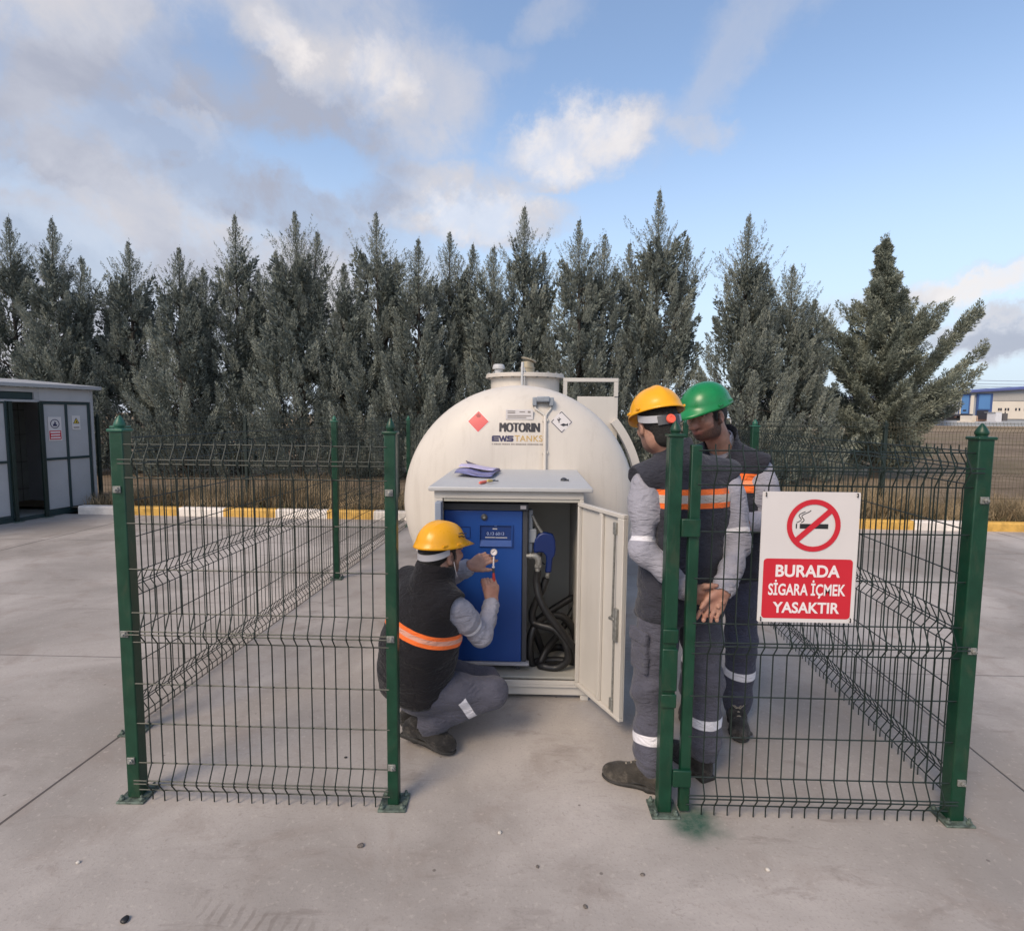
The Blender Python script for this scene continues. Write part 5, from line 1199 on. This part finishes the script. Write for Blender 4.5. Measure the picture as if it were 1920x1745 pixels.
def helmet(H, parent, m, label, ridge=True, visor=.052, tilt=0.0, lift=.0, sc=1.0, harness=True, knob=False, slots=False, rib=False):
    """moulded shell with crown ridges, flared rim and peak, harness strap underneath"""
    n, mm = 72, 22; V = []; F = []
    def shell(off):
        P = []
        for j in range(mm+1):
            th = (pi/2)*(j/mm)
            for i in range(n):
                ph = 2*pi*i/n; c, s_ = cos(ph), sin(ph)
                a, b = .112*sc, .134*sc; r = cos(th)**.90; z = (.118*sc)*sin(th)**1.04
                bump = 0
                if ridge: bump = .0055*math.exp(-((c*a*r)/.014)**2)*(sin(th) > .2)*min(1, (sin(th)-.2)*3)
                if rib: bump += .004*sum(math.exp(-((c*a*r-x)/.006)**2) for x in (-.034, .034))*min(1, max(0, (sin(th)-.25)*3))
                x, y = a*c*r*(1-off), b*s_*r*(1-off); zz = z*(1-off*.6)+bump*(1 if off == 0 else .6)
                # rim: flare and peak in the lowest rows
                if j <= 3:
                    fl_ = (1-j/3)**1.3; pk = max(0, s_)**5; out = .009+visor*pk; bk = max(0, -s_)**3*.005
                    x += c*(out*.55+.003)*fl_; y += s_*(out+bk)*fl_; zz -= (.012*pk+.004)*fl_
                zz -= .012*max(0, s_)**2*(1-sin(th))*0
                P.append(H(x, y-.004, .052*1+zz-.012+lift))
        return P
    V = shell(0)+shell(.028); k = (mm+1)*n
    for j in range(mm):
        for i in range(n):
            a, b = j*n+i, j*n+(i+1) % n; F.append((a, b, b+n, a+n)); F.append((k+b, k+a, k+a+n, k+b+n))
    for i in range(n): F.append((i+k, (i+1) % n+k, (i+1) % n, i))
    t = pmesh('helmet', V, F, m, parent, True); t['label'] = label
    zc = .052-.012+lift
    if slots:
        mb = MB()
        for (x, y, z) in ((.1035,.035,.055), (.101,.038,.068), (.0995,.062,.05), (.0975,.064,.063)):
            mb.obox(H(x*sc*1.02, y, zc+z-.006), H.R[0]*.004, H.R[1]*.010, H.R[2]*.0018)
        mb.build('vent_slots', MT['black'], t)
    # rim clips
    mb = MB()
    for sx in (-1, 1):
        for y in (.03, -.05):
            xx = .112*sc*sqrt(max(0, 1-(y/.134/sc)**2))+.0035; mb.obox(H(sx*xx, y-.004, zc+.013), H.R[0]*.004, H.R[1]*.014, H.R[2]*.005)
    mb.build('strap_clip', m, t, bevel=.002)
    if harness:
        mb = MB(); P = []; Q = []
        for i in range(41):
            ph = pi+radians(6)+radians(168)*i/40; c, s_ = cos(ph), sin(ph); dz = .004-.044*max(0, -s_)**.55
            for off, zz in ((0, dz-.014), (0, dz+.016), (.003, dz+.016), (.003, dz-.014)): P.append(H((.090+off)*c, (.110+off)*s_-.008, .03+zz+lift))
        for i in range(40):
            for q in range(4): Q.append((4*i+q, 4*i+(q+1) % 4, 4*i+4+(q+1) % 4, 4*i+4+q))
        Q += [(0,1,2,3), (160,163,162,161)]; mb.add(P, Q); hn = mb.build('harness_strap', MT['strap'], t, smooth=False)
        if knob:
            mb = MB(); 
            P = []; Q = []
            for i in range(13):
                ph = 3*pi/2+radians(-30)+radians(60)*i/12; c, s_ = cos(ph), sin(ph)
                for off, zz in ((.003, -.062), (.003, -.024), (.007, -.024), (.007, -.062)): P.append(H((.090+off)*c, (.110+off)*s_-.008, .03+zz+lift))
            for i in range(12):
                for q in range(4): Q.append((4*i+q, 4*i+(q+1) % 4, 4*i+4+(q+1) % 4, 4*i+4+q))
            Q += [(0,1,2,3), (48,51,50,49)]; mb.add(P, Q); mb.build('ratchet_band', MT['charcoal'], t)
            X = Matrix([[H.R[0][0], H.R[1][0], H.R[2][0], 0], [H.R[0][1], H.R[1][1], H.R[2][1], 0], [H.R[0][2], H.R[1][2], H.R[2][2], 0], [0,0,0,1]]); o = H(0, -.122, -.013+lift); X.translation = Vector(o)
            mb = MB(X); mb.lathe([(.0185, -.004), (.0195, -.010), (.017, -.015), (.010, -.0155), (.009, -.013), (.002, -.013)], n=20, axis='y'); mb.build('ratchet_knob', MT['knob'], t, smooth=True)
    return t
def boot(name, parent, heel, toe, up, m, ankle, seed=0, label=None):
    """work boot: lower sole slab, vamp, toe cap and ankle collar, with laces"""
    heel, toe = A3(heel), A3(toe); f_ = toe-heel; L = np.linalg.norm(f_); H = Fr(heel, f_, up); lo = np.minimum(np.minimum(heel, toe), ankle)-.1; hi = np.maximum(np.maximum(heel, toe), ankle)+.12
    Fd = Field(lo, hi, .004)
    Fd.ell(H(0,.040,.040), (.038,.044,.040), H.R, 0); Fd.limb([H(0,.04,.050), H(0,L*.46,.062), H(0,L*.68,.044)], [.037,.037,.036], .02, flat=(H.R[0], 1.05)); Fd.ell(H(.002,L*.76,.034), (.047,.066,.038), H.R, .03)
    Fd.limb([H(0,.06,.055), A3(ankle)], [.043,.044], .025); Fd.ell(A3(ankle), (.047,.050,.032), H.R, .02); Fd.limb([H(0,L*.36,.070), A3(ankle)+H.R[1]*.012], [.030,.034], .02)
    Fd.ell(H(0,.055,.128), (.033,.04,.03), H.R, .01, 'cut')
    Fd.ell(H(.0,L*.76,.030), (.050,.07,.0025), H.R, .002)
    Fd.put(lambda X, Y, Z: .0022*folds(X*1.6, Y*1.6, Z*1.6, seed), lo, hi, 0, 'noise')
    b = grow(name, Fd, m, parent, label=label)
    F2 = Field(lo, hi, .004); F2.box(H(0,.045,.010), (.038,.046,.0115), H.R, .009, .01); F2.box(H(.001,L*.50,.011), (.037,L*.25,.0095), H.R, .009, .02); F2.ell(H(.002,L*.74,.011), (.049,.075,.013), H.R, .015)
    q = F2
    grow('sole', q, MT['sole'], b)
    mb = MB()
    for i in range(4):
        y = L*(.44+.075*i); z = .100-.0105*i
        mb.tube([H(-.030,y,z-.010), H(0,y+.012,z+.010), H(.030,y+.004,z-.010)], .0036, 6)
    mb.tube([H(-.004,L*.46,.106), H(-.03,L*.42,.128), H(-.034,L*.48,.132), H(-.006,L*.49,.103)], .0024, 6); mb.tube([H(.004,L*.46,.106), H(.03,L*.42,.124), H(.030,L*.48,.122), H(.006,L*.49,.103)], .0024, 6)
    mb.build('laces', MT['lace'], b, smooth=True); return b
def seg_band(bands):
    """signed distance along limb segments from reflective strips: [(a, b, distance from a, reach)]"""
    def f_(V):
        o = np.full(len(V), .5)
        for a, b, t0, rch in bands:
            a, b = A3(a), A3(b); ax = (b-a)/np.linalg.norm(b-a); t = (V-a)@ax; r = np.linalg.norm(V-a-np.outer(t, ax), axis=1); k = (r < rch)&(np.abs(t-t0) < .12); o = np.where(k, np.minimum(o, np.abs(t-t0)), o)
        return o
    return f_
def plane_attr(p0, n_):
    p0 = A3(p0); n_ = A3(n_)/np.linalg.norm(n_)
    return lambda V: (V-p0)@n_
def make_vest(par, m, st, S_, sh, el, neck, nup, band, front, vee=None, seed=1, armr=.060, collar=(.074, .062, .055), wr=.0035, label=None, yoke=.067, opn=None, fore=()):
    C_ = np.array([A3(a[0]) for a in st]); lo = np.minimum(C_.min(0), np.min(sh, 0))-.30; hi = np.maximum(C_.max(0), np.max(sh, 0))+.26
    lo = np.maximum(lo, C_.min(0)-.34); hi[2] = max(hi[2], neck[2]+.14); Fd = Field(lo, hi, .0055)
    Fd.loft(st, S_, 0, wr=wr, seed=seed, endr=.03)
    mid = (A3(sh[0])+A3(sh[1]))/2
    for s_ in sh: o_ = A3(s_)-mid; o_ /= np.linalg.norm(o_); Fd.limb([A3(neck)-A3(nup)*.03, A3(s_)+A3(nup)*.006+o_*.012], [.070, yoke], .05, wr=.002, seed=seed+3)
    Fd.put(lambda X, Y, Z: .0024*folds(X*1.5, Y*1.5, Z*2.3, seed+9), lo, hi, 0, 'noise')
    nk = A3(neck); u_ = A3(nup)/np.linalg.norm(nup); R0, R1, hh = collar
    for (a, b) in fore: Fd.limb([a, A3(a)*.3+A3(b)*.7], [.050, .040], .015, op='cut')
    for s_, e_ in zip(sh, el):
        s_, e_ = A3(s_), A3(e_); d = (e_-s_)/np.linalg.norm(e_-s_); o = s_-mid; o = o-u_*o.dot(u_); o /= np.linalg.norm(o)
        cz_ = np.cross(o, d); cz_ /= np.linalg.norm(cz_); oo = np.cross(d, cz_); Fd.ell(s_+oo*.070+d*.080, (.056, .080, .128), np.array([oo, cz_, d]), .010, op='cut')
        Fd.limb([s_+o*.13+d*.01, s_+o*.050+d*.040, s_+d*.13+o*.012, e_], [armr*.98, armr, armr, armr*.92], .010, op='cut')
    Fd.limb([nk-u_*.03, nk+u_*hh], [R0+.008, R0], .02); Fd.limb([nk-u_*.05, nk+u_*(hh+.1)], [R1-.004, R1+.006], .008, op='cut')
    f_ = A3(front)
    if vee is not None:
        for (a, b, ra, rb) in vee: Fd.limb([a, b], [ra, rb], .008, op='cut')
    Fd.put(lambda X, Y, Z: np.where(Z > -9, .0, 0)*(X+Y+Z), lo, hi, 0, 'noise')
    return grow('vest', Fd, m, par, {'band': band}, label)
def make_shirt(par, m, st, S_, arms, neck, nup, bands, seed=1, wr=.010, collar=.05, rad=(.061, .056, .047, .043, .036)):
    P = [A3(p) for a in arms for p in a]+[A3(a[0]) for a in st]; lo = np.min(P, 0)-.2; hi = np.max(P, 0)+.2
    Fd = Field(lo, hi, .0055); Fd.loft(st, S_, 0)
    for i, (s_, e_, w_) in enumerate(arms):
        s_, e_, w_ = A3(s_), A3(e_), A3(w_); m1 = (s_+e_)/2; m2 = (e_+w_)/2; d = (w_-e_)/np.linalg.norm(w_-e_)
        mid = A3(neck); inn = s_+(mid-s_)*.25
        da = (e_-s_)/np.linalg.norm(e_-s_); Fd.limb([inn-da*-.02, s_+da*.022, s_+da*.09, m1, e_, m2, w_-d*.03, w_], [rad[0]*.7, rad[0]*.84, rad[0], rad[1], rad[2]+.004, rad[3], rad[4]+.003, rad[4]-.001], .02, .03)
        # gathered folds at the elbow and the cuff
        ee = e_; Fd.put(lambda X, Y, Z, ee=ee: wr*folds(X*1.25, Y*1.25, Z*1.25, seed+i)*np.exp(-((X-ee[0])**2+(Y-ee[1])**2+(Z-ee[2])**2)/.035), lo, hi, 0, 'noise')
        cf = w_-d*.035; Fd.put(lambda X, Y, Z, cf=cf, d=d: .0028*np.sin(((X-cf[0])*d[0]+(Y-cf[1])*d[1]+(Z-cf[2])*d[2])*190)*np.exp(-((X-cf[0])**2+(Y-cf[1])**2+(Z-cf[2])**2)/.004), lo, hi, 0, 'noise')
        Fd.limb([w_-d*.012, w_+d*.08], [.031, .031], .004, op='cut')
    nk = A3(neck); u_ = A3(nup)/np.linalg.norm(nup); Fd.limb([nk-u_*.05, nk+u_*collar], [.075, .064], .03); Fd.limb([nk-u_*.02, nk+u_*(collar+.1)], [.050, .056], .006, op='cut')
    return grow('shirt', Fd, m, par, {'band': bands})
def make_trousers(par, m, hips, legs, bands, seed=1, hr=.10, rad=(.092, .086, .072, .068, .066), wr=.009, pockets=()):
    P = [A3(p) for a in legs for p in a]+[A3(p) for p in hips]; lo = np.min(P, 0)-.19; hi = np.max(P, 0)+.2; Fd = Field(lo, hi, .0055)
    Fd.limb([hips[0], hips[1]], [hr, hr], 0)
    if len(hips) > 2: Fd.limb([(A3(hips[0])+A3(hips[1]))/2, hips[2]], [hr*1.12, hr*1.08], .05)
    for i, (a, b, c) in enumerate(legs):
        a, b, c = A3(a), A3(b), A3(c); d = (c-b)/np.linalg.norm(c-b)
        Fd.limb([a, (a+b)/2, b, (b+c)/2, c-d*.05, c], [rad[0], rad[1], rad[2], rad[3], rad[4]+.003, rad[4]-.002], .03, .03)
        Fd.put(lambda X, Y, Z, b=b: wr*folds(X, Y, Z*1.3, seed+i)*np.exp(-((X-b[0])**2+(Y-b[1])**2+(Z-b[2])**2)/.05), lo, hi, 0, 'noise')
        cf = c-d*.06; Fd.put(lambda X, Y, Z, cf=cf: wr*1.1*folds(X*1.1, Y*1.1, Z*2.0, seed+5+i)*np.exp(-((X-cf[0])**2+(Y-cf[1])**2+(Z-cf[2])**2)/.018), lo, hi, 0, 'noise')
        Fd.limb([c-d*.02, c+d*.09], [.050, .050], .004, op='cut')
    for (c, hf, ax) in pockets: Fd.box(c, hf, ax, .006, .006)
    Fd.put(lambda X, Y, Z: .0022*folds(X, Y, Z, seed+20), lo, hi, 0, 'noise')
    return grow('trousers', Fd, m, par, {'band': bands})
def lo_hi(P, pad=.2): P = np.array([A3(p) for p in P]); return P.min(0)-pad, P.max(0)+pad

# ---------------------------------------------------------------- worker standing with hands clasped behind the back
p1 = thing('person', 'person in yellow helmet and grey vest standing with hands clasped behind the back', 'person', (.67, 2.40, 0))
H1 = Fr((.545, 2.450, 1.549), (-.20, .955, -.25), (-.12, .16, 1))
sh1 = [(.487, 2.385, 1.318), (.860, 2.495, 1.325)]; el1 = [(.474, 2.318, 1.035), (.885, 2.385, 1.05)]; wr1 = [(.645, 2.258, .876), (.775, 2.226, .898)]
nk1 = np.array([.622, 2.437, 1.405]); nu1 = np.array([-.20, .08, 1.])
st1 = [((.655, 2.425, .715), .196, .132), ((.66, 2.43, .78), .190, .128), ((.668, 2.43, .98), .186, .128), ((.676, 2.43, 1.15), .198, .128), ((.680, 2.435, 1.27), .196, .112), ((.672, 2.44, 1.335), .15, .08), ((.655, 2.44, 1.385), .075, .06)]
S1 = (.96, .28, 0)
Fb = Field((.30, 2.18, .0), (1.05, 2.72, 1.74), .0050)
Fb.loft([((.66, 2.43, .80), .13, .08), ((.67, 2.43, 1.1), .14, .085), ((.675, 2.435, 1.30), .15, .075)], S1, 0)
head(Fb, H1); Fb.limb([nk1-np.array([-.01,0,.06]), nk1+np.array([-.012,.0,.03]), H1(0,-.022,-.06)], [.064,.058,.060], .03)
for s_, e_, w_ in zip(sh1, el1, wr1): Fb.limb([s_, e_, w_], [.032, .033, .027], .02)
for a, b, c in (((.575, 2.39, .80), (.545, 2.37, .44), (.560, 2.32, .09)), ((.745, 2.445, .80), (.775, 2.44, .44), (.785, 2.42, .09))): Fb.limb([a, b, c], [.07, .05, .036], .02)
hand(Fb, wr1[1], (-.50, -.02, -.86), (-.2, -.96, .1), .55, 1, curls=[.35, .5, .6, .75], sc=1.0, thumb_dir=(-.70, -.30, -.55), spread=.25)
hand(Fb, wr1[0], (.90, .05, -.18), (.05, -1, -.1), .8, -1, curls=[.55, .65, .75, .85], sc=1.0, thumb_dir=(.75, -.45, .4), spread=.2)
grow('body', Fb, MT['skin'], p1, head_attrs(H1, .55))
hair(H1, p1, -.062)
helmet(H1, p1, MT['yellow'], 'yellow safety helmet with a red orange ratchet knob at the back', True, .055, knob=True, lift=.004, slots=False, sc=.96)
ab1 = seg_band([(sh1[0], el1[0], .245, .12), (sh1[1], el1[1], .245, .12)])
make_shirt(p1, MT['shirt'], [(a, b-.014, c-.014) for a, b, c in st1[1:6]], S1, list(zip(sh1, el1, wr1)), nk1, nu1, ab1, 11)
make_vest(p1, MT['vest_grey'], st1, S1, sh1, el1, nk1, nu1, plane_attr((.66, 2.31, 1.247), (0, 0, 1)), (-.28, .96, 0), seed=4, vee=[(nk1+np.array([-.05,.09,.06]), nk1+np.array([-.06,.16,-.18]), .06, .03)], collar=(.083, .072, .052), fore=[(el1[0], wr1[0])])
LG1 = [((.575, 2.395, .80), (.530, 2.375, .43), (.545, 2.335, .085)), ((.752, 2.445, .80), (.785, 2.44, .43), (.788, 2.43, .110))]
make_trousers(p1, MT['trousers'], [(.590, 2.40, .80), (.735, 2.44, .80), (.662, 2.425, .88)], LG1, seg_band([(LG1[0][1], LG1[0][2], .205, .13), (LG1[1][1], LG1[1][2], .170, .13)]), 21, hr=.086,
    pockets=[((.478, 2.345, .60), (.010, .055, .085), [(.92, .38, 0), (-.38, .92, 0), (0, 0, 1)]), ((.472, 2.343, .665), (.012, .060, .028), [(.92, .38, 0), (-.38, .92, 0), (0, 0, 1)])])
boot('boot', p1, (.605, 2.295, 0), (.338, 2.402, 0), (0, 0, 1), MT['shoe2'], (.560, 2.318, .105), 3, label='left boot, brown with dust')
boot('boot', p1, (.800, 2.375, 0), (.680, 2.615, 0), (0, 0, 1), MT['shoe'], (.787, 2.425, .105), 5)

# ---------------------------------------------------------------- bearded worker in a green helmet
p2 = thing('person', 'bearded person in a green helmet looking down, dark vest with orange band, farthest right', 'person', (1.03, 2.92, 0))
H2 = Fr((.866, 2.825, 1.592), (-.80, -.56, -.30), (-.22, -.15, 1))
sh2 = [(.835, 3.035, 1.345), (1.155, 2.862, 1.335)]; el2 = [(.80, 2.95, 1.07), (1.190, 2.800, 1.075)]; wr2 = [(.90, 2.70, 1.10), (1.010, 2.655, 1.09)]
nk2 = np.array([.985, 2.945, 1.43]); nu2 = np.array([-.32, -.42, 1.])
st2 = [((1.045, 2.94, .74), .175, .12), ((1.04, 2.94, .85), .18, .125), ((1.03, 2.945, 1.0), .182, .128), ((1.015, 2.95, 1.16), .195, .13), ((1.0, 2.955, 1.28), .19, .112), ((.99, 2.955, 1.35), .14, .085), ((.985, 2.955, 1.41), .075, .065)]
S2 = (-.86, .50, 0)
Fb = Field((.72, 2.52, .0), (1.36, 3.18, 1.80), .0050)
Fb.loft([((1.04, 2.94, .80), .13, .08), ((1.02, 2.945, 1.1), .14, .085), ((.995, 2.95, 1.30), .15, .075)], S2, 0)
head(Fb, H2); Fb.limb([nk2-np.array([-.02,-.02,.08]), nk2, H2(0,-.022,-.06)], [.066,.060,.060], .03)
for s_, e_, w_ in zip(sh2, el2, wr2): Fb.limb([s_, e_, w_], [.032, .033, .027], .02)
for a, b, c in (((.97, 2.985, .80), (.93, 2.985, .44), (.905, 3.02, .09)), ((1.10, 2.90, .80), (1.09, 2.86, .44), (1.098, 2.90, .09))): Fb.limb([a, b, c], [.07, .05, .036], .02)
hand(Fb, wr2[1], (-.85, -.42, -.05), (-.2, .3, -.9), .5, -1, curls=[.4,.5,.6,.7]); hand(Fb, wr2[0], (.55, -.8, .0), (.2, .2, -.9), .5, 1, curls=[.4,.5,.6,.7])
grow('body', Fb, MT['skin'], p2, head_attrs(H2, 1.0))
hair(H2, p2, -.055)
helmet(H2, p2, MT['greenhelm'], 'green safety helmet with scuffed crown', False, .045, harness=False, lift=.002)
make_shirt(p2, MT['shirt_thin'], [(a, b-.012, c-.012) for a, b, c in st2[1:6]], S2, list(zip(sh2, el2, wr2)), nk2, nu2, lambda V: np.full(len(V), .5), 31, collar=.045)
fr2 = np.array([-.52, -.85, 0])
make_vest(p2, MT['vest_dark'], st2, S2, sh2, el2, nk2, nu2, plane_attr((1.0, 2.80, 1.262), (0.03, 0, 1)), fr2, seed=14, vee=[(nk2+fr2*.05+np.array([0,0,.07]), nk2+fr2*.16+np.array([.0,0,-.20]), .078, .022)], collar=(.086, .074, .065))
LG2 = [((.97, 2.985, .80), (.93, 2.985, .43), (.905, 3.025, .085)), ((1.105, 2.90, .80), (1.095, 2.86, .43), (1.10, 2.895, .085))]
make_trousers(p2, MT['trousers_navy'], [(.975, 2.98, .80), (1.10, 2.90, .80), (1.04, 2.94, .88)], LG2, seg_band([(a[1], a[2], .150, .13) for a in LG2]), 41, hr=.10)
boot('boot', p2, (1.108, 2.955, 0), (1.050, 2.675, 0), (0, 0, 1), MT['shoe'], (1.098, 2.895, .105), 7)
boot('boot', p2, (.915, 3.08, 0), (.83, 2.82, 0), (0, 0, 1), MT['shoe'], (.905, 3.02, .105), 8)

# ---------------------------------------------------------------- worker crouching at the dispenser
p3 = thing('person', 'person in yellow helmet and black vest crouching at the blue dispenser', 'person', (-.47, 2.65, 0))
H3 = Fr((-.412, 2.672, .922), (.70, .715, -.02), (.02, .02, 1))
sh3 = [(-.585, 2.775, .755), (-.345, 2.53, .722)]; el3 = [(-.455, 2.965, .700), (-.218, 2.665, .520)]; wr3 = [(-.298, 2.865, .806), (-.174, 2.805, .645)]
nk3 = np.array([-.445, 2.640, .800]); nu3 = np.array([.14, .14, 1.])
st3 = [((-.545, 2.600, .235), .165, .135), ((-.540, 2.605, .31), .185, .155), ((-.515, 2.61, .46), .200, .165), ((-.485, 2.625, .60), .200, .150), ((-.466, 2.635, .70), .20, .13), ((-.455, 2.64, .765), .155, .10), ((-.445, 2.642, .80), .08, .07)]
S3 = (.735, -.68, 0)
Fb = Field((-.80, 2.33, .0), (-.0, 3.15, 1.06), .0046)
Fb.loft([((-.52, 2.61, .32), .13, .10), ((-.49, 2.62, .5), .14, .10), ((-.46, 2.635, .68), .14, .08)], S3, 0)
head(Fb, H3); Fb.limb([nk3-np.array([.02,.02,.08]), nk3+np.array([.005,.005,.02]), H3(0,-.022,-.06)], [.066,.060,.060], .03)
for s_, e_, w_ in zip(sh3, el3, wr3): Fb.limb([s_, e_, w_], [.032, .033, .027], .02)
LG3 = [((-.50, 2.71, .30), (-.20, 2.84, .200), (-.50, 2.775, .12)), ((-.485, 2.555, .278), (-.165, 2.612, .276), (-.470, 2.578, .128))]
for a, b, c in LG3: Fb.limb([a, b, c], [.07, .05, .036], .02)
GC = at(926, 1035, 2.865)       # middle of the gauge dial
TT = at(929, 1082, 2.862)       # end of the screwdriver grip
hand(Fb, wr3[1], (-.03, .22, .96), (-.55, .75, -.1), .9, 1, curls=[.85, .95, 1.0, 1.05], thumb_dir=(-.35, .35, .85), sc=.98)
hand(Fb, wr3[0], (.84, .04, .46), (.25, .80, -.30), .6, -1, curls=[.35, .55, .7, .9], thumb_dir=(.80, -.10, -.05), sc=.95)
grow('body', Fb, MT['skin'], p3, head_attrs(H3, .75))
hair(H3, p3, -.075)
helmet(H3, p3, MT['yellow'], 'yellow safety helmet with crown ridge and vent slots', False, .058, slots=True, rib=True, lift=.004, sc=.95)
mb = MB(); mb.tube([H3(.083, .012, -.030), H3(.080, .02, -.055), H3(.070, .035, -.085), H3(.06, .05, -.11)], .0022, 6); mb.build('earpiece_cord', MT['white_print'], p3, smooth=True)
ab3 = seg_band([(sh3[1], el3[1], .185, .12), (sh3[0], el3[0], .2, .12)])
make_shirt(p3, MT['shirt'], [(a, b-.02, c-.02) for a, b, c in st3[1:6]], S3, list(zip(sh3, el3, wr3)), nk3, nu3, ab3, 51, collar=.03)
f3 = np.array([.68, .73, 0])
make_vest(p3, MT['vest_black'], st3, S3, sh3, el3, nk3, nu3, plane_attr((-.50, 2.47, .588), (.22, 0, .97)), f3, seed=24, vee=[(nk3+f3*.08+np.array([0,0,.09]), nk3+f3*.17+np.array([0,0,-.06]), .045, .02)], collar=(.098, .084, .045))
make_trousers(p3, MT['trousers'], [(-.50, 2.70, .31), (-.505, 2.565, .30), (-.53, 2.61, .36)], LG3, seg_band([(LG3[1][1], LG3[1][2], .125, .12)]), 61, hr=.115, rad=(.092, .086, .070, .066, .064))
boot('boot', p3, (-.592, 2.622, .045), (-.325, 2.528, .004), (.03, 0, 1), MT['shoe'], (-.505, 2.590, .140), 9)
boot('boot', p3, (-.628, 2.700, .05), (-.38, 2.83, .004), (.05, 0, 1), MT['shoe'], (-.545, 2.745, .145), 10)
# gauge and tool in the hands
gg = thing('dial_gauge', 'small round dial gauge with a white face, held up by the crouching worker', 'gauge', tuple(GC))
view = np.array([0, -1, .25]); view /= np.linalg.norm(view)
X = Matrix.Translation(Vector(GC)) @ Vector((0, 0, 1)).rotation_difference(Vector(view)).to_matrix().to_4x4()
mb = MB(X); mb.lathe([(.002, -.010), (.017, -.010), (.0185, -.006), (.0185, .004), (.0165, .006), (.016, .003)], n=28); mb.build('case', MT['steel'], gg, smooth=True)
mb = MB(X); mb.lathe([(.0158, .003), (.0158, .0036)], n=28); mb.build('dial', MT['white_print'], gg)
mb = MB(X)
for k in range(9):
    a = radians(-30+k*30); mb.obox((.0125*cos(a), .0125*sin(a), .0042), (.002*cos(a), .002*sin(a), 0), (-.0006*sin(a), .0006*cos(a), 0), (0, 0, .0003))
mb.obox((-.002, .003, .0048), (.007, .006, 0), (-.0008, .001, 0), (0, 0, .0003)); mb.build('needle', MT['black'], gg)
base = at(925, 1064, 2.862)
mb = MB(); mb.tube([GC+np.array([0, .004, -.017]), GC*.55+base*.45, base*.9+GC*.1], [.0042, .0042, .0042], 10); mb.tube([base*.92+GC*.08, base*1.0], [.0075, .0075], 8); mb.build('stem', MT['white_print'], gg, smooth=True)
sdv = thing('screwdriver', 'red handled tool gripped upright in the right hand of the crouching worker', 'tool', tuple(base))
lo_ = at(928, 1128, 2.852)
mb = MB(); mb.tube([base+np.array([0,0,.002]), base*.85+lo_*.15], [.0062, .0062], 12); mb.build('collar', MT['charcoal'], sdv, smooth=True)
MT['redgrip'] = mat('red_grip', S(168,52,44,1.1), .35)
mb = MB(); mb.tube([base*.85+lo_*.15, base*.6+lo_*.4, base*.25+lo_*.75, lo_], [.0058, .0088, .0090, .0075], 14); mb.build('handle', MT['redgrip'], sdv, smooth=True)
